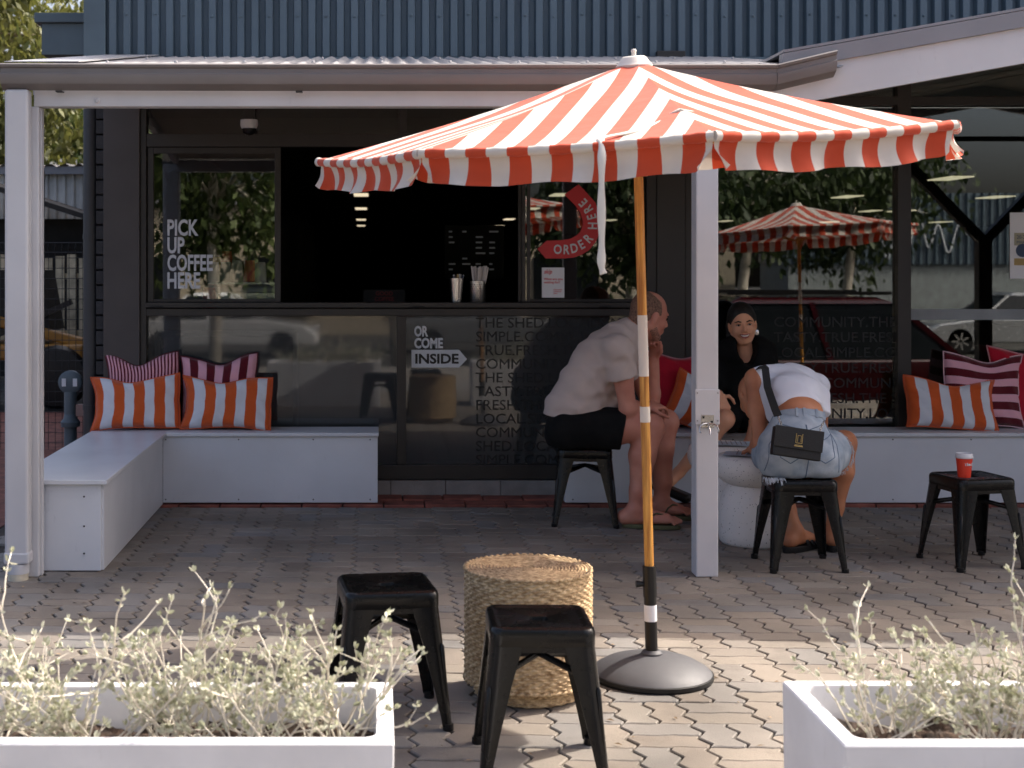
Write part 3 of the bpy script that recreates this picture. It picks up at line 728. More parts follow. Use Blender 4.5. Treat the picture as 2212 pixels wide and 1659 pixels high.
def stool(x, y, rz, label, z=0):
    t = empty('metal_stool', (x, y, z), rz, label, 'stool', 'black metal stools')
    mkobj('seat', SP['seat'], t)
    for i in range(4):
        l = mkobj('leg', SP['leg'], t, rz=R(90 * i))
        mkobj('rib', SP['rib'], l); mkobj('foot', SP['foot'], l)
        mkobj('apron', SP['apron'], t, rz=R(90 * i))
    mkobj('brace', SP['brace'], t); mkobj('brace', SP['brace'], t, rz=R(90))
    return t
stool(.437, 3.85, -1, 'black metal stool nearest the camera in front of the woven table')
stool(.028, 4.26, 8, 'black metal stool left of the woven table behind the leafy planter')
stool(1.09, 7.46, -8, 'black metal stool under the man in black shorts')
stool(1.892, 6.385, 0, 'black metal stool under the woman in denim shorts')
stool(2.685, 6.43, 11, 'black metal stool at the right with a red coffee cup on it')

# ------------------------------------------------------------------ woven table
def straw_mat():
    m, t, b = mat_new('seagrass'); N, L = t.nodes, t.links
    tc = N.new('ShaderNodeTexCoord'); nz = N.new('ShaderNodeTexNoise'); nz.inputs['Scale'].default_value = 60; nz.inputs['Detail'].default_value = 6
    L.new(tc.outputs['Object'], nz.inputs['Vector'])
    cr = N.new('ShaderNodeValToRGB'); e = cr.color_ramp.elements; e[0].position = .3; e[0].color = rgb(hexc('8a6d4a')); e[1].position = .68; e[1].color = rgb(hexc('d6bb92'))
    L.new(nz.outputs['Fac'], cr.inputs[0]); L.new(cr.outputs[0], b.inputs['Base Color']); b.inputs['Roughness'].default_value = .8
    n2 = N.new('ShaderNodeTexNoise'); n2.inputs['Scale'].default_value = 350; L.new(tc.outputs['Object'], n2.inputs['Vector'])
    bp = N.new('ShaderNodeBump'); bp.inputs['Strength'].default_value = .5; bp.inputs['Distance'].default_value = .003; L.new(n2.outputs['Fac'], bp.inputs['Height']); L.new(bp.outputs[0], b.inputs['Normal'])
    return m
STRAW = straw_mat()
wt = empty('woven_table', (.475, 4.49, 0), label='round woven seagrass side table between the black stools', cat='side table')
def woven(r0, r1, z0, z1, rows, stakes):
    mb = MB(); nu = stakes * 4; nv = rows * 4
    rnd = [random.uniform(-1, 1) for _ in range(rows + 2)]
    ph = [[random.uniform(-.5, .5) for _ in range(stakes)] for _ in range(rows + 1)]
    for j in range(nv + 1):
        v = j / nv; row = min(rows - 1, j // 4); fv = (j / 4) - row
        for i in range(nu):
            a = 2 * math.pi * i / nu
            st = i / 4.0
            bulge = math.sin(math.pi * min(1, max(0, fv))) ** .6 if 0 < fv < 1 else 0
            wv = math.cos(math.pi * (st + row))
            jit = ph[row][int(st) % stakes]
            r = r0 + (r1 - r0) * v + (.0035 * wv + .0014 * jit) * bulge + .0028 * bulge - .002 + .0012 * math.sin(3 * a + 2) 
            z = z0 + (z1 - z0) * v + .0012 * math.sin(a * 5 + row) + .0012 * math.sin(2 * math.pi * st * .5 + row)
            mb.v.append(Vector((r * math.cos(a), r * math.sin(a), z)))
    for j in range(nv):
        for i in range(nu): mb.f.append((j*nu+i, j*nu+(i+1)%nu, (j+1)*nu+(i+1)%nu, (j+1)*nu+i))
    return mb
woven(.199, .199, .048, .392, 40, 64).build('body', STRAW, wt, smooth=True)
woven(.168, .172, .002, .05, 6, 54).build('base_ring', STRAW, wt, smooth=True)
for zz, rr_ in ((.393, .1975), (.05, .1985)):
    pts = [((rr_ + .003 * math.cos(i * 1.9)) * math.cos(2 * math.pi * i / 180), (rr_ + .003 * math.cos(i * 1.9)) * math.sin(2 * math.pi * i / 180), zz + .003 * math.sin(i * 1.9)) for i in range(181)]
    MB().tube(pts, .0052, 6, cap=False).build('rim', STRAW, wt, smooth=True)
top = MB(); nr, na = 130, 150
for i in range(nr + 1):
    r = .196 * i / nr + .0005
    for j in range(na):
        a = 2 * math.pi * j / na
        h = .0028 * math.sin(2 * math.pi * r / .0105) * (.6 + .4 * math.cos(a * 24 + r * 900)) + .002 * math.sin(a * 2 + 1) * (r / .2)
        top.v.append(Vector((r * math.cos(a), r * math.sin(a), .394 + h)))
for i in range(nr):
    for j in range(na): top.f.append((i*na+j, (i+1)*na+j, (i+1)*na+(j+1)%na, i*na+(j+1)%na))
top.build('top', STRAW, wt, smooth=True, fix=False)

# ------------------------------------------------------------------ umbrella
RED = hexc('c44c2f'); CRM = hexc('d3ccc3')
def umb_mat():
    stops = []
    m = stripes('striped_canvas', [(0, RED), (.5, CRM)], rough=.9, wrinkle=.12, trans=.16)
    t = m.node_tree; N, L = t.nodes, t.links
    sp = [n for n in N if n.type == 'SEPXYZ'][0]; cr = [n for n in N if n.type == 'VALTORGB'][0]
    ml = N.new('ShaderNodeMath'); ml.operation = 'MULTIPLY_ADD'; ml.inputs[1].default_value = 1 / .116; ml.inputs[2].default_value = .25
    fr_ = N.new('ShaderNodeMath'); fr_.operation = 'FRACT'
    L.new(sp.outputs[0], ml.inputs[0]); L.new(ml.outputs[0], fr_.inputs[0]); L.new(fr_.outputs[0], cr.inputs[0])
    return m
CANVAS = umb_mat()
CREAM = M('cream_canvas', CRM, .9, var=.05)
def wood_mat():
    m, t, b = mat_new('varnished_pole'); N, L = t.nodes, t.links
    tc = N.new('ShaderNodeTexCoord'); mp = N.new('ShaderNodeMapping'); mp.inputs['Scale'].default_value = (60, 60, 3); L.new(tc.outputs['Object'], mp.inputs[0])
    nz = N.new('ShaderNodeTexNoise'); nz.inputs['Scale'].default_value = 1.5; nz.inputs['Detail'].default_value = 6; L.new(mp.outputs[0], nz.inputs['Vector'])
    cr = N.new('ShaderNodeValToRGB'); e = cr.color_ramp.elements; e[0].position = .35; e[0].color = rgb(hexc('9c6222')); e[1].position = .7; e[1].color = rgb(hexc('dfa550'))
    L.new(nz.outputs['Fac'], cr.inputs[0]); L.new(cr.outputs[0], b.inputs['Base Color']); b.inputs['Roughness'].default_value = .4
    return m
WOOD = wood_mat()
BASEG = M('grey_base', hexc('4b4b4f'), .6, var=.06, vs=9, bump=.05, bs=200)
def umbrella(loc, label, top_xy=(-.046, .004), tilt=(.054, .063), rot=0, strap=True, dz=0):
    u = empty('striped_umbrella', loc, 0, label, 'umbrella', 'striped cafe umbrellas')
    Rr, ZE, ZA = 1.034, 1.75 - dz, 2.005 - dz
    ctr = Vector((top_xy[0], top_xy[1], ZE)); nrm = Vector((-tilt[0], -tilt[1], 1)).normalized()
    ex = Vector((1, 0, tilt[0])).normalized(); ey = nrm.cross(ex)
    def can(x, y, z): return ctr + ex * x + ey * y + nrm * (z - ZE)
    ang = [R(-90 + 45 * i + rot) for i in range(9)]
    el = 2 * Rr * math.sin(R(22.5))
    rnd = random.Random(3)
    cos22 = math.cos(R(22.5))
    for i in range(8):
        a0, a1 = ang[i], ang[i + 1]; am = (a0 + a1) / 2
        d0, d1 = Vector((math.sin(a0), -math.cos(a0))), Vector((math.sin(a1), -math.cos(a1)))
        ph = rnd.uniform(0, 6)
        def pt(u_, t_):
            d = (d0 * (1 - u_) + d1 * u_) * Rr * (.028 + .972 * t_)
            z = ZA - (ZA - ZE) * (t_ + .05 * math.sin(math.pi * t_)) - .038 * 4 * u_ * (1 - u_) * t_ * (1.25 - 1.0 * t_) + .004 * math.sin(9 * t_ + ph) * u_ * (1 - u_) * 4
            return can(d.x, d.y, z)
        mb = MB().grid(pt, 16, 18, lambda u_, t_: ((u_ - .5) * el * (.028 + .972 * t_), t_))
        o = mb.build('canopy_panel', CANVAS, u, smooth=True, fix=False)
        # rolled hem along the eave
        hem = MB(); n_ = 40
        hp = []
        for q in range(n_ + 1):
            s_ = q / n_; p_ = pt(s_, 1.0); out = (d0 * (1 - s_) + d1 * s_).normalized()
            hp.append(p_ + (ex * out.x + ey * out.y) * .012 - nrm * .007)
        b = 0; hem.tube(hp, [.014 + .0016 * math.sin(q * 2.1 + ph) for q in range(n_ + 1)], 10)
        for q in range(n_ + 1):
            for w_ in range(10): hem.uv[q * 10 + w_] = ((q / n_ - .5) * el, 1)
        hem.build('hem', CANVAS, u, smooth=60, fix=False)
        # hanging valance with ruffles; corners stay open
        def vp(s_, h_):
            e_ = min(s_, 1 - s_)
            cut = max(0.0, h_ - .35) * .05 * math.exp(-e_ * 26) 
            s2 = s_ + (cut if s_ < .5 else -cut) * 1.3
            p_ = pt(min(1, max(0, s_)), 1.0)
            tang = (Vector((*d1, 0)) - Vector((*d0, 0))).normalized(); out = (d0 + d1).normalized()
            outw = .006 + .012 * h_ * math.sin(s_ * 31 + ph) + .011 * h_ * h_ * math.sin(s_ * 13 + ph * 2) - .012 * math.sin(math.pi * h_) + .018 * h_ * math.exp(-e_ * 30)
            fall = .084 + .004 * math.sin(s_ * 17 + ph) - .016 * math.exp(-e_ * 40)
            p_ = p_ + (ex * tang.x + ey * tang.y) * ((s2 - s_) * el + .004 * h_ * math.sin(s_ * 44 + ph)) + (ex * out.x + ey * out.y) * outw
            return p_ - Vector((0, 0, 1)) * (.012 + fall * h_)
        mb = MB().grid(vp, 48, 8, lambda s_, h_: ((s_ - .5) * el, 1 + h_))
        va = mb.build('valance', CANVAS, u, smooth=True, fix=False)
        # rib and strut under the canopy
        c1 = pt(0, .97); c1.z -= .03; c0 = pt(0, .05); c0.z -= .045
        MB().tube([c0, (c0 + c1) / 2 + Vector((0, 0, -.02)), c1], .006, 8).build('rib', WOOD, u, smooth=40)
        st0 = ctr + nrm * -.08
        cm_ = pt(0, .5); cm_.z -= .05
        MB().tube([st0, cm_], .005, 8).build('strut', WOOD, u, smooth=40)
    # cap and finial
    ap = can(0, 0, ZA)
    q = nrm.to_track_quat('Z', 'Y').to_matrix().to_4x4(); q.translation = ap
    MB().lathe([(.058, -.012), (.06, -.004), (.05, .006), (.042, .02), (.034, .026), (.001, .028)], 20, cap=False).xf(q).build('cap', CREAM, u, smooth=40)
    MB().lathe([(.008, .027), (.007, .038), (.0095, .044), (.006, .05), (.001, .051)], 12, cap=False).xf(q).build('finial', CREAM, u, smooth=60)
    MB().lathe([(.03, -.03), (.034, .0), (.03, .03)], 16).xf(Matrix.Translation(-nrm * .08) @ Matrix.Translation(ctr)).build('hub', WOOD, u, smooth=40)
    # pole in wood with painted white bands
    pa_, pb_ = Vector((0, 0, .06)), Vector((top_xy[0], top_xy[1], ZE)); 
    def pp(z): return pa_ + (pb_ - pa_) * ((z - pa_.z) / (pb_.z - pa_.z))
    pole = MB().tube([pp(.32), pp(1.9 - dz)], .0155, 16).build('pole', WOOD, u, smooth=40)
    MB().tube([pp(.985), pp(1.185)], .0164, 16).build('white_band', CREAM, pole, smooth=40)
    MB().tube([pp(.835), pp(.886)], .0168, 16).build('white_band', CREAM, pole, smooth=40)
    # base
    prof_ = [(.19, .004), (.198, .012), (.198, .026), (.188, .034)]
    MB().lathe([(.19, 0), (.199, .006), (.199, .018), (.195, .02)], 48).build('base_rim', BLACKP, u, smooth=40)
    MB().lathe([(.1945, .0205), (.185, .03), (.15, .05), (.1, .066), (.05, .075), (.02, .077)], 48).build('base', BASEG, u, smooth=60)
    MB().lathe([(.034, .075), (.034, .082), (.026, .09)], 24).build('collar', BASEG, u, smooth=40)
    tb = MB().tube([pp(.085), pp(.34)], .0205, 16).build('tube', BLACKP, u, smooth=40)
    MB().tube([pp(.265), pp(.365)], .0225, 16).build('clamp', BLACKP, u, smooth=40)
    MB().tube([pp(.305) + Vector((-.02, 0, 0)), pp(.305) + Vector((-.045, 0, 0))], [.008, .012], 10).build('knob', BLACKP, u, smooth=40)
    MB().tube([pp(.185), pp(.238)], .0209, 16).build('sticker', PAPER, tb, smooth=40)
    if strap:
        i = 3; a0, a1 = ang[1], ang[2]
        P0 = Vector((math.sin(a1), -math.cos(a1))) * Rr
        knot = can(P0.x * .66 - .01, P0.y * .66, ZE + .068)
        def eave(s_, off=0.0):
            d_ = (Vector((math.sin(a0), -math.cos(a0))) * (1 - s_) + Vector((math.sin(a1), -math.cos(a1))) * s_) * Rr
            z_ = ZE - .05 * 4 * s_ * (1 - s_) * .23
            return can(d_.x, d_.y - off, z_)
        e1 = eave(.63, .01)
        pts = [knot, knot.lerp(e1, .5) + Vector((0, -.005, -.008)), e1 + Vector((0, .04, .02)), e1 + Vector((0, -.014, .004)), e1 + Vector((-.003, -.036, -.04)), e1 + Vector((-.004, -.034, -.15)), e1 + Vector((-.002, -.03, -.27)), e1 + Vector((-.004, -.03, -.32)), e1 + Vector((.004, -.03, -.345))]
        sm_ = []
        for i_ in range(len(pts) - 1):
            for w_ in range(5): sm_.append(Vector(pts[i_]).lerp(Vector(pts[i_ + 1]), w_ / 5))
        for _ in range(3): sm_ = [sm_[0]] + [(sm_[q_ - 1] + sm_[q_] * 2 + sm_[q_ + 1]) / 4 for q_ in range(1, len(sm_) - 1)] + [sm_[-1]]
        MB().tube(sm_, [.0095 - .002 * math.sin(q_ * .9) for q_ in range(len(sm_))], 8, flat=.45).build('tie_strap', CREAM, u, smooth=True)
        MB().tube([knot + Vector((-.04, -.01, -.012)), knot + Vector((0, -.016, .006)), knot + Vector((.045, -.005, .0)), knot + Vector((.05, 0, -.02))], [.004, .009, .007, .004], 8, flat=.6).build('tie_knot', CREAM, u, smooth=True)
    return u
umbrella((.8985, 4.655, 0), 'red and white striped umbrella on a grey domed base in the foreground')

# ------------------------------------------------------------------ cushions
OR = hexc('cf5a26'); CW = hexc('d8dae0'); PK = hexc('e2a9b6'); MR = hexc('5c0d1c')
ORST = stripes('orange_white_stripe', [(0, OR), (.105, CW), (.238, OR), (.362, CW), (.476, OR), (.6, CW), (.714, OR), (.838, CW), (.943, OR)])
def many(a, b, n): return [(i / n, a if i % 2 == 0 else b) for i in range(n)]
PKW = stripes('pink_maroon_wide_stripe', many(PK, MR, 9)[:9])
PKH = stripes('pink_maroon_level_stripe', many(MR, PK, 9), axis=1)
def fine():
    m = stripes('pink_maroon_fine_stripe', [(0, MR), (.5, PK)]); t = m.node_tree; N, L = t.nodes, t.links
    sp = [n for n in N if n.type == 'SEPXYZ'][0]; cr = [n for n in N if n.type == 'VALTORGB'][0]
    ml = N.new('ShaderNodeMath'); ml.operation = 'MULTIPLY'; ml.inputs[1].default_value = 21; fr_ = N.new('ShaderNodeMath'); fr_.operation = 'FRACT'
    L.new(sp.outputs[0], ml.inputs[0]); L.new(ml.outputs[0], fr_.inputs[0]); L.new(fr_.outputs[0], cr.inputs[0])
    return m
FINE = fine()
REDF = stripes('red_fabric', [(0, hexc('b3122b')), (.99, hexc('b3122b'))])
PIPEO = M('orange_velvet_piping', OR, .8); PIPEM = M('maroon_piping', MR, .8); PIPEP = M('pink_piping', hexc('e2b9c0'), .8); PIPER = M('pale_red_piping', hexc('c98a8f'), .8)
def cushion(loc, wd, ht, th, mat, pipe, label, rot=(0, 0, 0), lean=12, seed=0, dent=.03):
    """stands on its lower edge; faces -Y; leans back by `lean` degrees"""
    t = empty('cushion', loc, 0, label, 'cushion', 'striped and red bench cushions')
    t.rotation_euler = (R(-lean), R(rot[1]), R(rot[2]))
    rn = random.Random(seed); p1, p2, p3 = [rn.uniform(0, 6) for _ in range(3)]
    def outline(u, v):
        x = (u - .5) * 2; y = (v - .5) * 2
        X = x * wd / 2 * (1 - .075 * (1 - y * y)); Z = y * ht / 2 * (1 - .10 * (1 - x * x)) - dent * math.exp(-(x * 1.6 + .2 * math.sin(p1)) ** 2 * 2.2) * max(0, y) ** 2
        X += .012 * math.sin(p1 + 3.1 * y) * abs(y); Z += .006 * math.sin(p2 + 3.7 * x) * (.4 + .6 * abs(x))
        return X, Z + ht / 2, x, y
    def side(s_):
        def fn(u, v):
            X, Z, x, y = outline(u, v)
            f_ = max(0, (1 - x ** 4)) * max(0, (1 - y ** 4))
            tt = th / 2 * f_ ** .55 * (1 - .12 * y + .14 * math.sin(p3 + 2 * x)) + .006 * math.sin(7 * x + p1) * math.sin(5 * y + p2) * f_ + .004 * math.sin(15 * x + 9 * y + p3) * (1 - f_) * f_ * 4
            tt += .006 * f_ * math.sin(22 * math.atan2(y, x) + p1) * (x * x + y * y) * .5
            return (X, -s_ * tt, Z)
        return fn
    mb = MB().grid(side(1), 40, 28, lambda u, v: (u, v)); mb.grid(side(-1), 40, 28, lambda u, v: (u, v))
    me_o = mb.build('cover', mat, t, smooth=True)
    bm = bmesh.new(); bm.from_mesh(me_o.data); bmesh.ops.remove_doubles(bm, verts=bm.verts, dist=.0004); bmesh.ops.recalc_face_normals(bm, faces=bm.faces); bm.to_mesh(me_o.data); bm.free()
    pts = []
    for a, b, c_, d in ((0, 0, 1, 0), (1, 0, 1, 1), (1, 1, 0, 1), (0, 1, 0, 0)):
        for i in range(20):
            f_ = i / 20; X, Z, _, _ = outline(a + (c_ - a) * f_, b + (d - b) * f_); pts.append((X, 0, Z))
    pts.append(pts[0])
    MB().tube(pts, .0045, 6, cap=False).build('piping', pipe, t, smooth=True)
    return t
sz = BZ + .024
cushion((fx(317), 8.235, sz), .43, .43, .12, FINE, PIPEM, 'finely striped maroon and pink cushion at the back of the left corner', lean=8, seed=1, dent=.05, rot=(0, -2, 0))
cushion((fx(481), 8.235, sz), .45, .42, .12, PKW, PIPEM, 'cushion with wide maroon and pink upright stripes on the left bench', lean=8, seed=2, dent=.04, rot=(0, -3, 0))
cushion((fx(316) - .01, 8.105, sz), .51, .315, .13, ORST, PIPEO, 'orange and white striped cushion nearest the left column, on the corner bench', lean=14, seed=3, rot=(0, -2, 3))
cushion((fx(502) - .005, 8.105, sz), .52, .31, .13, ORST, PIPEO, 'orange and white striped cushion in front of the wide maroon striped one', lean=14, seed=4, rot=(0, 1, -2))
cushion((P(2030, 0, 372).x, 8.09, sz), .52, .305, .13, ORST, PIPEO, 'orange and white striped cushion lying in front on the right bench', lean=20, seed=5, rot=(0, 3.5, -2))
cushion((P(2100, 0, 368).x, 8.2, sz), .46, .43, .13, PKH, PIPEP, 'square cushion with level maroon and pink stripes on the right bench', lean=10, seed=6, rot=(0, 2.5, 0))
cushion((P(2215, 0, 366).x, 8.265, sz), .52, .47, .1, REDF, PIPER, 'plain red cushion at the right end of the right bench', lean=6, seed=7, rot=(0, 1, 0))
cushion((P(1490, 0, 368).x, 8.25, sz), .50, .45, .12, REDF, PIPER, 'plain red cushion behind the man beside the white post', lean=7, seed=8, rot=(0, -2, 0))
cushion((P(1492, 0, 372).x, 8.10, sz - .02), .47, .31, .13, ORST, PIPEO, 'tilted orange and white striped cushion between the man and the white post', lean=16, seed=9, rot=(0, 26, -8))

# ------------------------------------------------------------------ terrazzo tables and menus
def terr_mat():
    m, t, b = mat_new('terrazzo'); N, L = t.nodes, t.links
    tc = N.new('ShaderNodeTexCoord'); vo = N.new('ShaderNodeTexVoronoi'); vo.inputs['Scale'].default_value = 75; vo.inputs['Randomness'].default_value = 1; L.new(tc.outputs['Object'], vo.inputs['Vector'])
    nz = N.new('ShaderNodeTexNoise'); nz.inputs['Scale'].default_value = 30; L.new(tc.outputs['Object'], nz.inputs['Vector'])
    ad = N.new('ShaderNodeMath'); ad.operation = 'MULTIPLY_ADD'; ad.inputs[1].default_value = .5; L.new(nz.outputs['Fac'], ad.inputs[0]); L.new(vo.outputs['Distance'], ad.inputs[2])
    cr = N.new('ShaderNodeValToRGB'); e = cr.color_ramp.elements; e[0].position = .355; e[0].color = (.13, .10, .08, 1); e[1].position = .41; e[1].color = rgb(hexc('e0d9d2'))
    L.new(ad.outputs[0], cr.inputs[0]); L.new(cr.outputs[0], b.inputs['Base Color']); b.inputs['Roughness'].default_value = .55
    return m
TERR = terr_mat()
def mushroom(x, y, label):
    t = empty('terrazzo_table', (x, y, 0), 0, label, 'side table', 'white speckled mushroom tables')
    MB().lathe([(.165, 0), (.176, .012), (.182, .05), (.182, .13), (.176, .19), (.160, .24), (.142, .27), (.134, .285)], 48).build('base', TERR, t, smooth=60)
    MB().lathe([(.134, .2855), (.16, .297), (.188, .322), (.200, .355), (.200, .385), (.192, .412), (.178, .425), (.15, .428)], 48).build('bowl_top', TERR, t, smooth=60)
    return t
mushroom(1.842, 6.91, 'white speckled mushroom shaped table right behind the white post')
mushroom(1.80, 7.32, 'white speckled table farther back, nearer the woman in black')
def sheet(x, y, rz, label, w_=.21, h_=.297, mat=None):
    t = empty('menu_sheet', (x, y, .4295), rz, label, 'menu', 'paper menus on the tables')
    MB().grid(lambda u, v: ((u - .5) * w_, (v - .5) * h_, .004 * math.sin(3 * u + 2 * v) + .004), 8, 8).build('sheet', mat or PAPER, t, smooth=True)
    m_ = GREYT
    for i in range(9): MB().box(-.08, .05 + .03 * (i % 3) * .6, -.11 + i * .024, -.105 + i * .024, .0092, .0096).build('print_line', m_, t)
    return t
sheet(1.83, 6.88, 72, 'pale printed menu on the nearer speckled table', mat=M('blue_paper', hexc('c3ccd8'), .7))
sheet(1.78, 7.30, 80, 'pale printed menu on the farther speckled table', mat=M('blue_paper', hexc('c3ccd8'), .7))

# ------------------------------------------------------------------ coffee cup on the right stool
cup = empty('takeaway_cup', (2.625, 6.36, .4), 0, 'red takeaway coffee cup with white lid on the right stool', 'cup')
CUPR = M('red_cup', hexc('dc3a22'), .45)
MB().lathe([(.027, 0), (.0275, .003), (.0355, .088)], 32).build('cup', CUPR, cup, smooth=40)
MB().lathe([(.0375, .086), (.0385, .088), (.0385, .094), (.0365, .097), (.035, .106), (.033, .108), (.03, .104)], 32).build('lid', WHITE, cup, smooth=40)
tx = text('lettering', 'The Shed', .013, (0, 0, 0), LETTER, cup, align='LEFT', bold=.0006)
for v in tx.data.vertices:
    x, z = v.co.x, v.co.z; r = .0328 + .0004 + (-v.co.y) * .5; a = -1.95 + x / .033
    v.co = (r * math.cos(a + .0), r * math.sin(a), .055 + z)
tx2 = text('lettering', '. coffee .', .0035, (0, 0, 0), LETTER, cup)
for v in tx2.data.vertices:
    x, z = v.co.x, v.co.z; r = .0323; a = -1.4 + x / .032; v.co = (r * math.cos(a), r * math.sin(a), .045 + z)
# ------------------------------------------------------------------ straws and stirrers on the servery sill
sl_z = fz(653) + .001
s_t = empty('straw_holder', (fx(1033), YF + .03, sl_z), 0, 'perforated steel holder full of white straws on the servery sill', 'straw holder')
PERF = M('perforated_steel', (.6, .58, .55), .3, metal=1, var=.1)
hold = MB().lathe([(.036, 0), (.038, .003), (.038, .11), (.034, .11), (.034, .01)], 24, cap=False).build('holder', PERF, s_t, smooth=40)
hl = MB()
for i in range(10):
    for j in range(8):
        a = math.pi + math.pi * (i + .5 * (j % 2)) / 10; hl.sphere((.0383 * math.cos(a), .0383 * math.sin(a), .015 + j * .011), .0028, 6, 4)
tag(hl.build('perforations', BLACKP, hold), kind='stuff')
rn = random.Random(5)
STRAWW = M('paper_straw', hexc('d9cfc8'), .6)
for i in range(22):
    a = rn.uniform(0, 6.28); r = rn.uniform(.005, .028)
    MB().tube([(r * .8 * math.cos(a), r * .8 * math.sin(a), .012), (r * 2.0 * math.cos(a), r * 1.3 * math.sin(a), .185 + rn.uniform(-.006, .006))], .0036, 8).build('straw', STRAWW, s_t, smooth=40)
c_t = empty('stirrer_cup', (fx(987), YF + .03, sl_z), 0, 'tapered steel cup of wrapped stirrers beside the straws', 'cup')
MB().lathe([(.024, 0), (.026, .002), (.036, .125), (.034, .125), (.024, .01)], 24, cap=False).build('cup', STEEL, c_t, smooth=40)
for i in range(14):
    a = rn.uniform(0, 6.28); r = rn.uniform(.004, .028)
    MB().tube([(r * .6 * math.cos(a), r * .6 * math.sin(a), .05), (r * 1.3 * math.cos(a), r * 1.2 * math.sin(a), .14 + rn.uniform(-.005, .008))], .003, 6).build('stirrer', [STRAWW, GOLD, NAVY, PAPER][i % 4], c_t)
for q_ in (s_t, c_t): q_.scale = (1.2, 1.2, 1.12)

# ------------------------------------------------------------------ planters with saltbush
PLW = M('planter_white', hexc('d8d7d9'), .5, var=.05, vs=6, rv=.1, bump=.04, bs=60, scuff=.22)
SOIL = M('soil', (.055, .032, .02), .95, var=.5, vs=40, bump=1.0, bs=60)
def planter(x0, x1, y0, y1, zt, label):
    o = Vector(((x0 + x1) / 2, (y0 + y1) / 2, 0)); t = empty('planter_box', o, 0, label, 'planter', 'white trough planters')
    w_ = .034; mb = MB(); nc = 6
    def rrect(a0, a1, b0, b1, r, z):
        pts = []
        for cx, cy, s_ in ((a1 - r, b1 - r, 0), (a0 + r, b1 - r, 90), (a0 + r, b0 + r, 180), (a1 - r, b0 + r, 270)):
            for i in range(nc + 1):
                a = R(s_ + 90 * i / nc); pts.append(Vector((cx + r * math.cos(a), cy + r * math.sin(a), z)))
        return pts
    rings = [rrect(x0 + .006, x1 - .006, y0 + .006, y1 - .006, .004, 0), rrect(x0, x1, y0, y1, .005, zt - .004), rrect(x0 + .003, x1 - .003, y0 + .003, y1 - .003, .006, zt), rrect(x0 + w_, x1 - w_, y0 + w_, y1 - w_, .028, zt), rrect(x0 + w_ + .002, x1 - w_ - .002, y0 + w_ + .002, y1 - w_ - .002, .028, zt - .004), rrect(x0 + w_ + .006, x1 - w_ - .006, y0 + w_ + .006, y1 - w_ - .006, .028, .05)]
    n = len(rings[0]); mb.v = [v for r_ in rings for v in r_]
    for i in range(len(rings) - 1):
        for j in range(n): mb.f.append((i*n+j, i*n+(j+1)%n, (i+1)*n+(j+1)%n, (i+1)*n+j))
    mb.build('trough', PLW, t, org=o, smooth=35)
    zs_ = zt - .085
    so = MB().grid(lambda u, v: (x0 + w_ + .006 + (x1 - x0 - 2 * w_ - .012) * u, y0 + w_ + .006 + (y1 - y0 - 2 * w_ - .012) * v, zs_ + .012 * math.sin(u * 23 + v * 7) + .01 * math.sin(u * 51 + v * 31) + random.uniform(-.004, .004)), 80, 30)
    so.build('soil', SOIL, t, org=o, smooth=True)
    return t, zs_
planter(-1.05, .033, 2.765, 3.17, .42, 'long white trough planter at the lower left')
planter(.905, 2.0, 2.755, 3.18, .42, 'white trough planter at the lower right')
def leaf_mat(name, c1, c2, tr=.3):
    m, t, b = mat_new(name); N, L = t.nodes, t.links
    ge = N.new('ShaderNodeNewGeometry'); cr = N.new('ShaderNodeValToRGB'); e = cr.color_ramp.elements
    e[0].color = rgb(c1); e[1].color = rgb(c2); L.new(ge.outputs['Random Per Island'], cr.inputs[0]); L.new(cr.outputs[0], b.inputs['Base Color'])
    b.inputs['Roughness'].default_value = .6
    tl = N.new('ShaderNodeBsdfTranslucent'); L.new(cr.outputs[0], tl.inputs[0]); ms = N.new('ShaderNodeMixShader'); ms.inputs[0].default_value = tr
    L.new(b.outputs[0], ms.inputs[1]); L.new(tl.outputs[0], ms.inputs[2]); L.new(ms.outputs[0], N['Material Output'].inputs[0])
    return m
LEAF = leaf_mat('silver_leaf', hexc('9a9c7c'), hexc('d8d7c4'), .25)
STEM = M('silver_stem', hexc('d8cfbf'), .8, var=.15, vs=30)
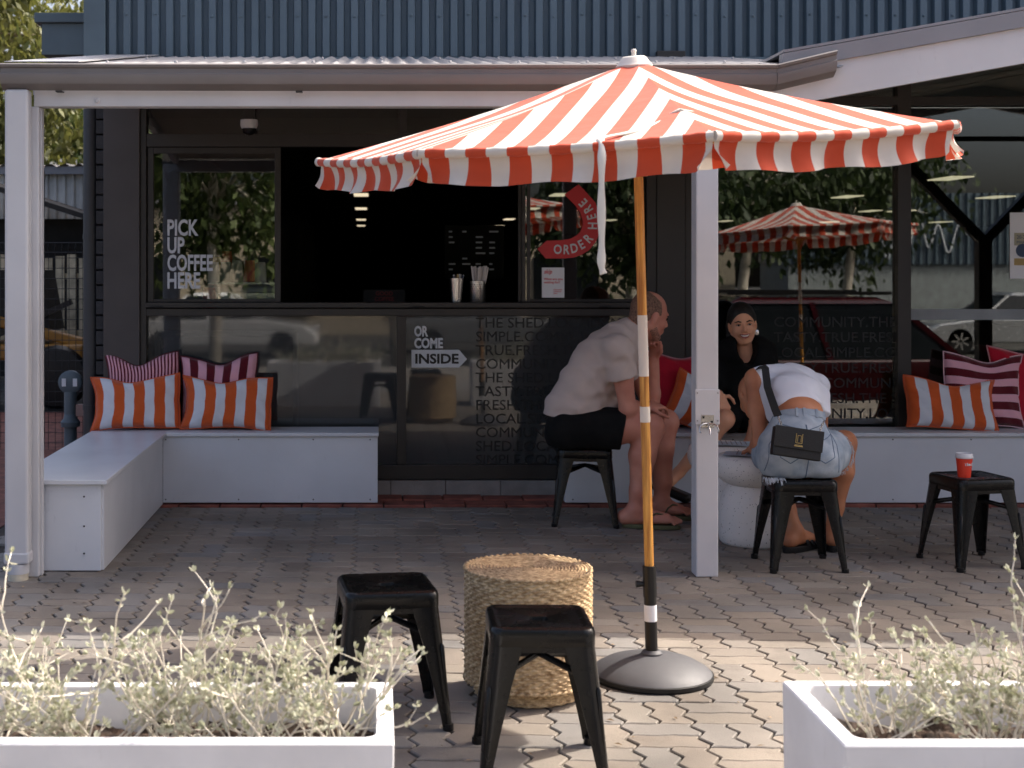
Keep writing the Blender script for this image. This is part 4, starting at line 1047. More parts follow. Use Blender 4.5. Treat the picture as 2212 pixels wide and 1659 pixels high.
def saltbush(x, y, z, talls, seed, label, n=13, spread=.15, hgt=.17):
    rn = random.Random(seed); t = empty('saltbush', (x, y, z), 0, label, 'plant', 'silver saltbush shrubs in the planters')
    st, lf_ = MB(), MB()
    def leaf(p, d, s_):
        d = d.normalized(); sdv = d.cross(Vector((rn.uniform(-1, 1), rn.uniform(-1, 1), rn.uniform(-.3, 1)))).normalized(); up = d.cross(sdv)
        b = p; w_ = s_ * .24
        lf_.add([b, b + d * s_ * .35 + sdv * w_ + up * w_ * .4, b + d * s_ * .75 + sdv * w_ * .8 + up * w_ * .3, b + d * s_, b + d * s_ * .75 - sdv * w_ * .8 + up * w_ * .3, b + d * s_ * .35 - sdv * w_ + up * w_ * .4, b + d * s_ * .5], [(0, 1, 6), (1, 2, 6), (2, 3, 6), (3, 4, 6), (4, 5, 6), (5, 0, 6)])
    def shoot(p, d, ln, r, depth, dens):
        pts = [p.copy()]; seg = max(4, int(ln / .02)); d = d.normalized()
        for i in range(seg):
            d = (d + Vector((rn.gauss(0, .13), rn.gauss(0, .13), rn.gauss(.03, .1)))).normalized()
            p = p + d * ln / seg; pts.append(p.copy())
            f_ = (i + 1) / seg
            if rn.random() < dens * (.35 + .65 * f_):
                a = Vector((rn.gauss(0, 1), rn.gauss(0, 1), rn.gauss(.2, .6)))
                s_ = rn.uniform(.009, .020)
                leaf(p, a * .8 + d, s_); leaf(p, -a * .8 + d, s_)
            if depth > 0 and rn.random() < .33 and f_ > .15:
                shoot(p, d * .6 + Vector((rn.gauss(0, .7), rn.gauss(0, .7), rn.gauss(.35, .4))), ln * rn.uniform(.25, .5), r * .65, depth - 1, dens * 1.15)
        for q in range(4): leaf(p, d + Vector((rn.gauss(0, .5), rn.gauss(0, .5), rn.gauss(.2, .3))), rn.uniform(.010, .019))
        st.tube(pts, [r * (1 - .6 * i / len(pts)) for i in range(len(pts))], 5)
    for i in range(n + 3):
        a = rn.uniform(0, 6.28); d = Vector((math.cos(a) * rn.uniform(.3, 1.3), math.sin(a) * rn.uniform(.2, .8), rn.uniform(.35, 1.0)))
        shoot(Vector((rn.gauss(0, .03), rn.gauss(0, .03), -.01)), d, rn.uniform(.6, 1.15) * (hgt + .05), .0026, 2, .49)
    for (dx, dy, h_, lx) in talls:
        shoot(Vector((dx, dy, 0)), Vector((lx, rn.uniform(-.1, .1), 1)), h_ * .97, .0034, 1, .42)
    st.build('stems', STEM, t, smooth=True)
    tag(lf_.build('leaves', LEAF, t, fix=False), kind='stuff')
    return t
zs_ = .335
saltbush(-.80, 2.98, zs_, [(.0, 0, .28, .0), (.1, .02, .36, -.32)], 11, 'silver saltbush at the left edge of the left planter', n=12)
saltbush(-.60, 2.95, zs_, [(-.02, .02, .44, -.1), (.08, 0, .36, .2)], 12, 'silver saltbush with the tallest leafy stem in the left planter', n=13)
saltbush(-.42, 3.0, zs_, [(.0, 0, .38, -.02), (.05, .0, .33, .15)], 13, 'silver saltbush with a bare cut stem in the middle of the left planter', n=14)
saltbush(-.24, 2.95, zs_, [(-.03, .0, .26, .1)], 14, 'bushy silver saltbush right of the middle of the left planter', n=15)
saltbush(-.08, 3.0, zs_, [(.0, .0, .29, -.12), (.04, 0, .25, .6)], 15, 'silver saltbush trailing over the right end of the left planter', n=14)
saltbush(1.08, 3.02, zs_, [(-.02, 0, .27, -.25)], 16, 'low silver saltbush at the left end of the right planter', n=12, hgt=.17)
saltbush(1.30, 2.98, zs_, [(.0, 0, .30, .05), (.05, .02, .33, .15)], 17, 'dense silver saltbush second from the left in the right planter', n=15)
saltbush(1.50, 2.97, zs_, [(-.02, 0, .36, .0), (.05, 0, .32, .1)], 18, 'tall silver saltbush at the right edge of the photo in the right planter', n=15, hgt=.23)
# ------------------------------------------------------------------ people: smooth-blended solids turned into one continuous surface
import numpy as np
class SDF:
    def __init__(s, vox=.005): s.pr = []; s.vox = vox; s.lo = np.array([1e9] * 3); s.hi = -s.lo
    def _bb(s, pts, r):
        for p in pts: s.lo = np.minimum(s.lo, np.array(p) - r); s.hi = np.maximum(s.hi, np.array(p) + r)
    def cone(s, a, b, ra, rb, k=.02, op='u', flat=None, end=None):
        """tapered capsule; flat = (axis vector, factor) squashes the section along that axis"""
        s.pr.append(('c', np.array(a, float), np.array(b, float), ra, rb, k, op, None if flat is None else (np.array(Vector(flat[0]).normalized()), flat[1]), None if end is None else (np.array(end[0], float), np.array(Vector(end[1]).normalized()))))
        if op == 'u': s._bb((a, b), max(ra, rb) * 1.05 + .02)
        return s
    def chain(s, pts, rs, k=.02, flat=None):
        for i in range(len(pts) - 1): s.cone(pts[i], pts[i + 1], rs[i], rs[i + 1], k, flat=flat)
        return s
    def ell(s, c, r, rot=None, k=.02, op='u'):
        m = np.eye(3) if rot is None else np.array(rot)                      # rows = local axes
        s.pr.append(('e', np.array(c, float), np.array(r, float), m, None, k, op, None, None))
        if op == 'u': s._bb((c,), max(r) * 1.02 + .02)
        return s
    def cut(s, p, n): s.pr.append(('p', np.array(p, float), np.array(Vector(n).normalized()), None, None, 0, 'x', None, None)); return s
    def field(s, noise=None):
        v = s.vox; lo = s.lo - 2 * v; n = np.ceil((s.hi - lo) / v).astype(int) + 3
        ax = [lo[i] + v * np.arange(n[i]) for i in range(3)]
        f = np.full(n, .08, np.float32)
        for (t, A, B, c, d, k, op, ex, en) in s.pr:
            if t == 'p':
                D = ((ax[0] - A[0]) * B[0])[:, None, None] + ((ax[1] - A[1]) * B[1])[None, :, None] + ((ax[2] - A[2]) * B[2])[None, None, :]
                f = np.maximum(f, D.astype(np.float32)); continue
            if t == 'c': l_, h_ = np.minimum(A, B), np.maximum(A, B); rr_ = max(c, d) * 1.05
            else: l_, h_ = A, A; rr_ = max(B)
            i0 = np.clip(((l_ - rr_ - .06 - lo) / v).astype(int), 0, n - 1); i1 = np.clip(((h_ + rr_ + .06 - lo) / v).astype(int) + 2, 1, n)
            if (i1 <= i0).any(): continue
            sl_ = tuple(slice(i0[i], i1[i]) for i in range(3))
            X, Y, Z = np.meshgrid(*[ax[i][sl_[i]] for i in range(3)], indexing='ij')
            if t == 'c':
                d_ = B - A; L2 = max(1e-9, d_ @ d_)
                tt = np.clip(((X - A[0]) * d_[0] + (Y - A[1]) * d_[1] + (Z - A[2]) * d_[2]) / L2, 0, 1)
                qx, qy, qz = X - A[0] - tt * d_[0], Y - A[1] - tt * d_[1], Z - A[2] - tt * d_[2]
                if ex is not None:
                    w_ = (qx * ex[0][0] + qy * ex[0][1] + qz * ex[0][2]) * (1 / ex[1] - 1)
                    qx, qy, qz = qx + ex[0][0] * w_, qy + ex[0][1] * w_, qz + ex[0][2] * w_
                g = np.sqrt(qx * qx + qy * qy + qz * qz) - (c + (d - c) * tt)
                if en is not None: g = np.maximum(g, (X - en[0][0]) * en[1][0] + (Y - en[0][1]) * en[1][1] + (Z - en[0][2]) * en[1][2])
            else:
                x, y, z = X - A[0], Y - A[1], Z - A[2]; m = c
                q = [(m[i][0] * x + m[i][1] * y + m[i][2] * z) / B[i] for i in range(3)]
                r0 = np.sqrt(q[0] ** 2 + q[1] ** 2 + q[2] ** 2)
                r1 = np.sqrt(sum((q[i] / B[i]) ** 2 for i in range(3))) + 1e-9
                g = r0 * (r0 - 1) / r1
            a = f[sl_]
            if op == 'u':
                h = np.clip(.5 + .5 * (a - g) / k, 0, 1); f[sl_] = a * (1 - h) + g * h - k * h * (1 - h)
            else:
                h = np.clip(.5 - .5 * (a + g) / k, 0, 1); f[sl_] = a * (1 - h) - g * h + k * h * (1 - h)
        if noise is not None:
            X, Y, Z = np.meshgrid(*ax, indexing='ij', sparse=True); f = f + noise(X, Y, Z).astype(np.float32)
            for (t, A, B, c, d, k, op, ex, en) in s.pr:
                if t == 'p':
                    D = ((ax[0] - A[0]) * B[0])[:, None, None] + ((ax[1] - A[1]) * B[1])[None, :, None] + ((ax[2] - A[2]) * B[2])[None, None, :]
                    f = np.maximum(f, D.astype(np.float32))
        return f, lo
    def build(s, name, mat, parent, org, noise=None, smooth=2):
        f, lo = s.field(noise); v = s.vox; ins = f < 0
        n = np.array(f.shape); cs = n - 1
        cnt = np.zeros(cs, np.uint8); acc = np.zeros((*cs, 3), np.float32)
        rng = lambda o, m: slice(o, o + m)
        for axis in range(3):
            o1, o2 = [a for a in range(3) if a != axis]
            for da in (0, 1):
                for db in (0, 1):
                    off = [0, 0, 0]; off[o1] = da; off[o2] = db; of2 = off.copy(); of2[axis] = 1
                    A = f[tuple(rng(off[i], cs[i]) for i in range(3))]; B = f[tuple(rng(of2[i], cs[i]) for i in range(3))]
                    m = (A < 0) != (B < 0)
                    idx = np.nonzero(m); t = A[idx] / (A[idx] - B[idx])
                    cnt[idx] += 1
                    for i in range(3):
                        acc[idx[0], idx[1], idx[2], i] += (t if i == axis else off[i])
        act = cnt > 0; ids = np.full(cs, -1, np.int64); N = int(act.sum()); ids[act] = np.arange(N)
        cell = np.argwhere(act); pos = (cell + acc[act] / cnt[act][:, None]) * v + lo
        quads = []
        for axis in range(3):
            o1, o2 = [a for a in range(3) if a != axis]
            m = np.zeros(n, bool); a = [slice(None)] * 3; b = [slice(None)] * 3; a[axis] = slice(0, -1); b[axis] = slice(1, None)
            m[tuple(a)] = ins[tuple(a)] != ins[tuple(b)]
            e = np.argwhere(m); e = e[(e[:, o1] > 0) & (e[:, o2] > 0) & (e[:, o1] < cs[o1]) & (e[:, o2] < cs[o2]) & (e[:, axis] < cs[axis])]
            q = []
            for (d1, d2) in ((1, 1), (0, 1), (0, 0), (1, 0)):
                c_ = e.copy(); c_[:, o1] -= d1; c_[:, o2] -= d2; q.append(ids[c_[:, 0], c_[:, 1], c_[:, 2]])
            q = np.stack(q, 1); flip = ins[e[:, 0], e[:, 1], e[:, 2]]
            if axis == 1: flip = ~flip
            q[~flip] = q[~flip][:, ::-1]
            quads.append(q)
        Q = np.concatenate(quads); Q = Q[(Q >= 0).all(1)]
        for _ in range(smooth):                                              # light relaxing
            sm_ = np.zeros_like(pos); c_ = np.zeros(N)
            for i in range(4):
                for j in ((i + 1) % 4, (i + 3) % 4): np.add.at(sm_, Q[:, i], pos[Q[:, j]]); np.add.at(c_, Q[:, i], 1)
            pos = pos * .4 + .6 * sm_ / np.maximum(1, c_)[:, None]
        pos = pos - np.array(org)
        me = bpy.data.meshes.new(name); me.from_pydata(pos.tolist(), [], Q.tolist())
        me.polygons.foreach_set('use_smooth', [True] * len(me.polygons)); me.materials.append(mat); me.update()
        return mkobj(name, me, parent)

def skin_mat(name, c, c2):
    m = M(name, c, .52, var=.05, vs=9, tint=c2, bump=.06, bs=300, spec=.35)
    b = m.node_tree.nodes['Principled BSDF']; b.inputs['Subsurface Weight'].default_value = .12; b.inputs['Subsurface Radius'].default_value = (.01, .004, .002); b.inputs['Subsurface Scale'].default_value = .5
    return m
SKINM = skin_mat('fair_flushed_skin', hexc('c98d78'), hexc('b87460'))
SKINF = skin_mat('warm_skin', hexc('e6ad8a'), hexc('d99a78'))
SKINW = skin_mat('tanned_skin', hexc('c08360'), hexc('aa6c4c'))
TEE = M('sand_cotton', hexc('c4b3aa'), .9, var=.05, vs=5, bump=.12, bs=24, spec=.2)
SHORTS = M('black_cotton', (.006, .006, .006), .9, var=.2, vs=8, bump=.15, bs=26, spec=.2)
BLKD = M('black_dress', (.005, .005, .005), .85, var=.2, vs=8, bump=.15, bs=24, spec=.2)
TOPW = M('white_ribbed_cotton', hexc('dcdde4'), .9, var=.04, vs=6, bump=.15, bs=26, spec=.2)
def denim_mat():
    m = M('light_denim', hexc('a9b1b8'), .9, var=.12, vs=14, tint=hexc('8593a2'), bump=.2, bs=220, spec=.15); return m
DENIM = denim_mat()
OLIVE = M('olive_rubber', hexc('5a5a3c'), .7, var=.1)
HAIRG = M('cropped_grey_hair', hexc('80604f'), .8, var=.35, vs=120, bump=.4, bs=400)
BEARD = M('greying_stubble', hexc('a3725f'), .8, var=.35, vs=140, bump=.4, bs=400)
HAIRB = M('dark_brown_hair', (.012, .008, .006), .5, var=.3, vs=60, bump=.4, bs=150)
LIPS = M('lips', hexc('a8524a'), .45); TEETH = M('teeth', hexc('e6e0d8'), .3); EYEM = M('eyes', (.02, .013, .01), .15); EYEW = M('eye_white', hexc('cfc4bc'), .3)
BROWM = M('brows', (.018, .011, .008), .8)

class Head:
    def __init__(s, c, fwd, up, sc=1.0):
        s.c = Vector(c); s.F = Vector(fwd).normalized(); u = Vector(up); s.U = (u - s.F * u.dot(s.F)).normalized(); s.S = s.F.cross(s.U); s.k = sc
        s.rows = [list(s.S), list(s.F), list(s.U)]
    def p(s, a, f, u): return s.c + (s.S * a + s.F * f + s.U * u) * s.k
    def add(s, d, smile=False, man=False):
        k = s.k; q = lambda r: [x * k for x in r]
        d.ell(s.p(0, -.012, .042), q((.076, .095, .083)), s.rows, .02); d.ell(s.p(0, .026, -.022), q((.060, .066, .088)), s.rows, .03)
        for e in (-1, 1):
            d.cone(s.p(e * .052, -.005, -.045), s.p(e * .02, .052, -.094), .024 * k, .022 * k, .02)
            d.ell(s.p(e * .036, .058, -.028), q((.026, .024, .026)), s.rows, .02)
            d.ell(s.p(e * .077, -.008, -.008), q((.010, .02, .033)), s.rows, .006)
            d.ell(s.p(e * .012, .098, -.034), q((.009, .010, .008)), s.rows, .006)
        d.cone(s.p(-.035, .078, .024), s.p(.035, .078, .024), .013 * k, .013 * k, .012)
        d.cone(s.p(0, .052, -.098), s.p(0, .066, -.096), .024 * k, .019 * k, .015)
        d.cone(s.p(0, .088, .016), s.p(0, .110, -.027), .008 * k, .0115 * k, .01)
        d.ell(s.p(0, .080, -.062), q((.028, .018, .020)), s.rows, .012)
        for e in (-1, 1): d.ell(s.p(e * .033, .103, .004), q((.016, .018, .011)), s.rows, .008, op='s')
        if smile: d.ell(s.p(0, .104, -.061), q((.020, .012, .007)), s.rows, .004, op='s')
    def ellobj(s, name, c, r, mat, parent, org, n=14):
        mb = MB().sphere((0, 0, 0), 1, n, n // 2 + 2)
        m = Matrix((s.S, s.F, s.U)).transposed().to_4x4() @ Matrix.Diagonal((*[x * s.k for x in r], 1)); m.translation = s.p(*c)
        return mb.xf(m).build(name, mat, parent, org=org, smooth=True)
def finger(d, base, dirs, lens, r0, k=.004):
    p_ = Vector(base); r = r0
    for v_, l_ in zip(dirs, lens):
        q = p_ + Vector(v_).normalized() * l_; d.cone(p_, q, r, r * .9, k); p_ = q; r *= .9
    return p_
def hand(d, wrist, fwd, palm, side, curl=25, sc=1.0, spread=.12, thumb=(.6, .5, .4), rw=.026):
    """fwd = towards the fingertips, palm = normal out of the palm, side = +1/-1 for the side the thumb is on"""
    f = Vector(fwd).normalized(); n = Vector(palm); n = (n - f * n.dot(f)).normalized(); t = f.cross(n).normalized() * side
    W = Vector(wrist); tips = []
    d.cone(W, W + f * .03 * sc, rw * sc, .030 * sc, .012, flat=(n, .62))
    d.cone(W + f * .03 * sc + t * .015 * sc, W + f * .082 * sc + t * .024 * sc, .020 * sc, .0155 * sc, .012, flat=(n, .72)); d.cone(W + f * .03 * sc - t * .015 * sc, W + f * .074 * sc - t * .026 * sc, .020 * sc, .0145 * sc, .012, flat=(n, .72))
    d.cone(W + f * .05 * sc, W + f * .082 * sc, .018 * sc, .016 * sc, .012, flat=(n, .72))
    for i, (off, ln, fl) in enumerate(((.029, .078, .083), (.0098, .088, .087), (-.0105, .082, .082), (-.0295, .064, .073))):
        b = W + f * fl * sc + t * off * sc; dr = []
        for j in range(3):
            a = R(curl * (j + .7) * (1 + .08 * i)); dv = f * math.cos(a) + n * math.sin(a) + t * spread * (off / .03)
            dr.append(dv)
        tips.append(finger(d, b, dr, [ln * .45 * sc, ln * .31 * sc, ln * .26 * sc], .0086 * sc * (1 if i < 3 else .88)))
    b = W + f * .022 * sc + t * .026 * sc
    finger(d, b, [f * thumb[1] + t * thumb[0] + n * .25, f * .8 + t * thumb[0] * .5 + n * thumb[2], f * .8 + t * .1 + n * thumb[2]], [.042 * sc, .032 * sc, .026 * sc], .0115 * sc, .008)
def foot(d, ankle, toe, z0=.012, sc=1.0, up=(0, 0, 1)):
    a = Vector(ankle); t = Vector(toe); f = Vector((t.x - a.x, t.y - a.y, 0)); L_ = f.length; f.normalize(); s_ = f.cross(Vector((0, 0, 1)))
    heel = a - f * .045 * sc; heel.z = z0 + .030 * sc
    d.cone(a, heel, .034 * sc, .033 * sc, .02)
    ball = a + f * (L_ - .065 * sc); ball.z = z0 + .026 * sc
    d.cone(a + Vector((0, 0, -.01)), ball + Vector((0, 0, .006)), .033 * sc, .022 * sc, .025); d.cone(heel, ball - s_ * .022 * sc, .030 * sc, .020 * sc, .02); d.cone(heel, ball + s_ * .022 * sc, .028 * sc, .019 * sc, .02)
    for i, o in enumerate((-.030, -.012, .003, .017, .030)):
        b = ball + s_ * o * sc - Vector((0, 0, .004)); ln = (.062, .056, .050, .042, .034)[i] * sc
        r = (.0125, .0088, .0084, .008, .0078)[i] * sc
        e = b + f * ln; e.z = z0 + r; m_ = b + f * ln * .5 + Vector((0, 0, .004)); d.cone(b, m_, r * 1.15, r, .006); d.cone(m_, e, r, r * .92, .004)
    return heel, ball, f, s_
def wr(amp, fx_, fy_, fz_, ph=0):
    return lambda X, Y, Z: amp * np.sin(fx_ * X + fy_ * Y + fz_ * Z + ph + 1.2 * np.sin(31 * X + 23 * Z + 17 * Y)) + amp * .6 * np.sin(fx_ * .6 * X - fy_ * 1.3 * Y + fz_ * 1.7 * Z + 2 + np.sin(41 * Z - 19 * X))

# ---- the man on the stool
def Z6(x, y, Y): return P(1106 + .36 * x, 575 + .36 * y, F / Y)
YM = 7.46; OM = Vector((1.09, YM, .4))
man = empty('person', OM, 0, 'man in a sand T-shirt and black shorts leaning on his knees, chin on hand', 'person')
hipR, hipL = Z6(345, 985, YM - .09), Z6(345, 985, YM + .09)
kneeR, kneeL = Z6(838, 965, YM - .15), Z6(925, 935, YM + .13)
ankR, ankL = Z6(735, 1500, YM - .16), Z6(895, 1430, YM + .10)
shR, shL = Z6(640, 500, YM - .185), Z6(700, 480, YM + .17)
elR, elL = Z6(695, 855, YM - .17), Z6(835, 850, YM + .10)
wrR, wrL = Z6(800, 850, YM - .02), Z6(850, 560, YM + .06)
neck = Z6(715, 385, YM); hc = Z6(822, 300, YM + .01)
hd = Head(hc, (.90, .36, -.20), (.22, 0, 1), 1.03)
d = SDF(.0052)
hd.add(d, man=True)
d.cone(hd.p(0, -.03, -.05), neck, .056, .062, .03); d.cone(neck, Z6(640, 470, YM), .062, .09, .03)
for s_, e_, w_ in ((shR, elR, wrR), (shL, elL, wrL)):
    d.chain([s_, s_.lerp(e_, .45), e_], [.058, .052, .043], .02); d.chain([e_, e_.lerp(w_, .3), w_], [.043, .043, .029], .02)
hand(d, wrR, Vector((.85, .45, .12)), Vector((-.3, .3, -1)), -1, curl=38, sc=1.05)
hand(d, wrL, Vector((.10, -.05, 1)), Vector((-.75, -.5, .1)), 1, curl=88, sc=1.05, spread=.02)
for h_, k_, a_ in ((hipR, kneeR, ankR), (hipL, kneeL, ankL)):
    d.chain([h_, h_.lerp(k_, .5), k_], [.098, .088, .064], .03)
    cf = k_.lerp(a_, .32) + Vector((-.02, 0, 0)); d.chain([k_, cf, k_.lerp(a_, .72), a_], [.064, .067, .048, .038], .025)
toeR, toeL = Z6(1012, 1590, YM - .20), Z6(1090, 1520, YM + .06)
for a_, t_ in ((ankR, toeR), (ankL, toeL)): a_.z = max(a_.z, .095)
fR = foot(d, ankR, Vector((toeR.x, ankR.y - .05, 0)), .022, 1.08); fL = foot(d, ankL, Vector((toeL.x, ankL.y - .04, 0)), .022, 1.08)
d.build('body', SKINM, man, OM)
# T-shirt
t_ = SDF(.0062)
bk = [(362, 900), (420, 760), (500, 625), (595, 525), (660, 462)]
rs = [.138, .144, .150, .147, .115]
sp_ = [Z6(x, y, YM) for x, y in bk]
for i in range(4): t_.cone(sp_[i], sp_[i + 1], rs[i] * .93, rs[i + 1] * .93, .05, flat=((0, 1, 0), 1.18))
t_.cone(Z6(560, 640, YM), Z6(600, 800, YM), .10, .085, .06)
t_.cone(Z6(355, 880, YM), Z6(325, 955, YM), .12, .105, .05, flat=((0, 1, 0), 1.2))
t_.cone(Z6(330, 880, YM), Z6(560, 840, YM), .12, .08, .05, flat=((0, 1, 0), 1.2))
t_.cone(Z6(650, 450, YM), neck.lerp(hd.p(0, -.02, -.06), .05), .095, .072, .05)
for s_, e_ in ((shR, elR), (shL, elL)): t_.cone(Z6(620, 500, (YM + s_.y) / 2), s_, .10, .078, .05); t_.cone(s_, s_.lerp(e_, .62), .080, .076, .03, end=(s_.lerp(e_, .50), (e_ - s_).normalized() * .9 + Vector((.2, 0, -.15))))
for s_, e_ in ((shR, elR), (shL, elL)):
    pass
t_.cut(Z6(400, 930, YM), Vector((-.18, 0, -1)))
t_.cut(Z6(718, 330, YM), Vector((.60, 0, .65)))
t_.build('t_shirt', TEE, man, OM, lambda X, Y, Z: wr(.0052, 21, 9, 30)(X, Y, Z) + .0018 * np.sin(70 * X + 22 * Y - 55 * Z + 2 * np.sin(9 * X)))
# shorts
t_ = SDF(.0065)
t_.ell(Z6(372, 985, YM), (.15, .17, .125), None, .03); t_.ell(Z6(345, 1008, YM), (.125, .17, .11), None, .03)
for h_, k_ in ((hipR, kneeR), (hipL, kneeL)): t_.chain([h_, h_.lerp(k_, .62)], [.115, .108], .03); t_.cone(h_.lerp(k_, .5) + Vector((0, 0, -.02)), h_.lerp(k_, .66) + Vector((.02, 0, -.035)), .10, .10, .03)
t_.cut(hipR.lerp(kneeR, .66) + Vector((0, 0, 0)), (kneeR - hipR).normalized() + Vector((.1, 0, -.25))); t_.cut((0, 0, .402), (0, 0, -1))
t_.build('shorts', SHORTS, man, OM, wr(.003, 36, 12, 20))
# hair and stubble
h_ = SDF(.0045); h_.ell(hd.p(0, -.012, .042), [x * 1.03 for x in (.079, .098, .0855)], hd.rows, .02)
h_.cone(hd.p(0, -.05, -.02), hd.p(0, -.055, -.06), .06, .052, .02)
h_.cut(hd.p(0, .030, .02), hd.F * 1.0 + hd.U * .25); h_.cut(hd.p(0, 0, -.075), -hd.U); h_.cut(hd.p(0, -.03, .112), hd.U * .8 + hd.F * .6)
for e in (-1, 1): h_.ell(hd.p(e * .08, -.006, -.008), [.02, .026, .036], hd.rows, .008, op='s')
h_.build('hair', HAIRG, man, OM, smooth=1)
h_ = SDF(.0045)
for e in (-1, 1): h_.cone(hd.p(e * .050, .005, -.058), hd.p(e * .02, .054, -.097), .0255, .0245, .02)
h_.cone(hd.p(0, .052, -.100), hd.p(0, .068, -.098), .026, .0215, .015); h_.ell(hd.p(0, .082, -.060), (.027, .019, .019), hd.rows, .01)
h_.build('beard', BEARD, man, OM, smooth=1)
for e in (-1, 1):
    hd.ellobj('eye', (e * .033, .083, .004), (.011, .009, .007), EYEM, man, OM)
    MB().tube([hd.p(e * .018, .094, .019), hd.p(e * .034, .091, .024), hd.p(e * .050, .078, .019)], .0035, 6).build('eyebrow', BROWM, man, OM, smooth=True)
# flip-flops
for (heel, ball, f_, s_), nm in ((fR, 'r'), (fL, 'l')):
    mb = MB(); pts = []
    for i in range(28):
        a = 2 * math.pi * i / 28; u_ = math.cos(a); v_ = math.sin(a); L_ = .148; wv = .048 - .006 * (u_ < 0) - .008 * math.exp(-(u_ * 3) ** 2)
        c_ = heel.lerp(ball, .62); pts.append((c_.x + f_.x * u_ * L_ + s_.x * v_ * wv, c_.y + f_.y * u_ * L_ + s_.y * v_ * wv))
    fl_ = mb.prism(pts, 'z', .001, .023).build('flip_flop', OLIVE, man, OM, bevel=.004)
    c0 = ball + f_ * .012; c0.z = .066
    for e in (-1, 1):
        q = heel.lerp(ball, .42) + s_ * e * .046; q.z = .022; m_ = heel.lerp(ball, .75) + s_ * e * .034; m_.z = .084
        MB().tube([q, q.lerp(m_, .5) + Vector((0, 0, .012)), m_, c0 + Vector((0, 0, .004)), c0 + f_ * .01 + Vector((0, 0, -.022))], [.006, .007, .007, .006, .004], 8, flat=.6).build('strap', OLIVE, fl_, OM, smooth=True)

# ---- the smiling woman in black on the bench
def Z3(x, y, Y): return P(1504 + .3627 * x, 619.5 + .3627 * y, F / Y)
def ZF(x, y, Y): return P(1521.9 + .10667 * x, 619.4 + .10667 * y, F / Y)
YB = 8.14; OB = Vector((2.12, 8.2, .407))
wb = empty('person', OB, 0, 'smiling dark haired woman in black sitting on the long bench', 'person')
hc = ZF(765, 765, YB); hb = Head(hc, (-.13, -1, -.04), (-.10, 0, 1), .94)
nk = ZF(810, 1230, YB + .03)
d = SDF(.0042); hb.add(d, smile=True); d.cone(hb.p(0, -.02, -.06), nk, .040, .045, .02); d.cone(nk, nk + Vector((.02, .02, -.08)), .045, .08, .03)
sR, sL = ZF(470, 1330, YB + .04), ZF(1230, 1340, YB + .05)
eR = sR + Vector((-.10, -.06, -.24)); wR = Z3(135, 640, 7.86)
d.chain([sR, eR, wR], [.04, .034, .023], .02); hand(d, wR, Vector((.38, -.1, -1)), Vector((-.3, .9, -.1)), 1, curl=16, sc=.92, spread=.2, thumb=(1.0, .35, .1), rw=.023)
eL = sL + Vector((.07, -.05, -.25)); wL = Vector((2.17, 7.90, .58))
d.chain([sL, eL, wL], [.04, .034, .023], .02); hand(d, wL, Vector((-.8, -.3, -.35)), Vector((0, 0, -1)), 1, curl=14, sc=.9)
hp = Vector((2.12, 8.17, .50)); kn1 = Vector((1.905, 7.80, .50)); an1 = Vector((1.665, 7.86, .20)); kn2 = Vector((2.08, 7.76, .455)); an2 = Vector((1.98, 7.86, .10))
for h0, k0, a0 in ((hp + Vector((-.08, 0, 0)), kn1, an1), (hp + Vector((.08, 0, 0)), kn2, an2)):
    d.chain([h0, k0], [.078, .050], .03); d.chain([k0, k0.lerp(a0, .3), a0], [.050, .050, .030], .02)
d.cone(an1, an1 + Vector((-.09, -.05, -.085)), .030, .024, .02); d.cone(an2, an2 + Vector((-.03, -.10, -.06)), .030, .024, .02)
d.build('body', SKINF, wb, OB)
t_ = SDF(.0062)
t_.chain([hp + Vector((0, .0, .02)), hp + Vector((0, .02, .16)), hp + Vector((0, .0, .32)), nk + Vector((.0, .01, -.11))], [.135, .118, .128, .10], .05, flat=((1, 0, 0), 1.25))
for s_, e_, w_ in ((sR, eR, wR), (sL, eL, wL)): t_.cone(nk + Vector((0, .03, -.10)), s_, .075, .058, .04); t_.chain([s_, e_, e_.lerp(w_, .8)], [.056, .046, .036], .02)
for e, k0 in ((-.08, kn1), (.08, kn2)): t_.chain([hp + Vector((e, 0, 0)), (hp + Vector((e, 0, 0))).lerp(k0, .72)], [.098, .082], .03)
t_.ell(nk + Vector((-.01, -.09, .01)), (.055, .10, .10), None, .03, op='s')
t_.build('black_dress', BLKD, wb, OB, wr(.003, 30, 14, 40))
h_ = SDF(.0048); h_.ell(hb.p(0, -.020, .046), [x * .94 for x in (.084, .105, .093)], hb.rows, .02); h_.cone(hb.p(.05, -.06, -.01), hb.p(.075, -.05, -.24), .042, .03, .03); h_.cone(hb.p(-.055, -.06, -.01), hb.p(-.085, -.03, -.24), .036, .028, .03); h_.ell(hb.p(0, -.10, -.01), [.05, .05, .06], hb.rows, .03)
for e in (-1, 1): h_.cone(hb.p(e * .066, -.01, .04), hb.p(e * .062, -.05, -.03), .016, .018, .02)
h_.ell(hb.p(0, .080, -.030), [x * .94 for x in (.070, .092, .102)], hb.rows, .008, op='s')
h_.build('hair', HAIRB, wb, OB, smooth=1)
for e in (-1, 1):
    hb.ellobj('eye', (e * .033, .0835, .004), (.0125, .009, .0052), EYEW, wb, OB); hb.ellobj('iris', (e * .033 - .001, .0905, .0035), (.0052, .004, .0048), EYEM, wb, OB)
    MB().tube([hb.p(e * .019, .0955, .0065), hb.p(e * .033, .0975, .0105), hb.p(e * .047, .0885, .006)], [.0015, .0026, .0015], 6).build('eyelashes', BROWM, wb, OB, smooth=True)
    MB().tube([hb.p(e * .015, .0965, .022), hb.p(e * .033, .0945, .0285), hb.p(e * .053, .078, .022)], [.003, .0042, .002], 6).build('eyebrow', BROWM, wb, OB, smooth=True)
def arc(pts, n=12): return pts
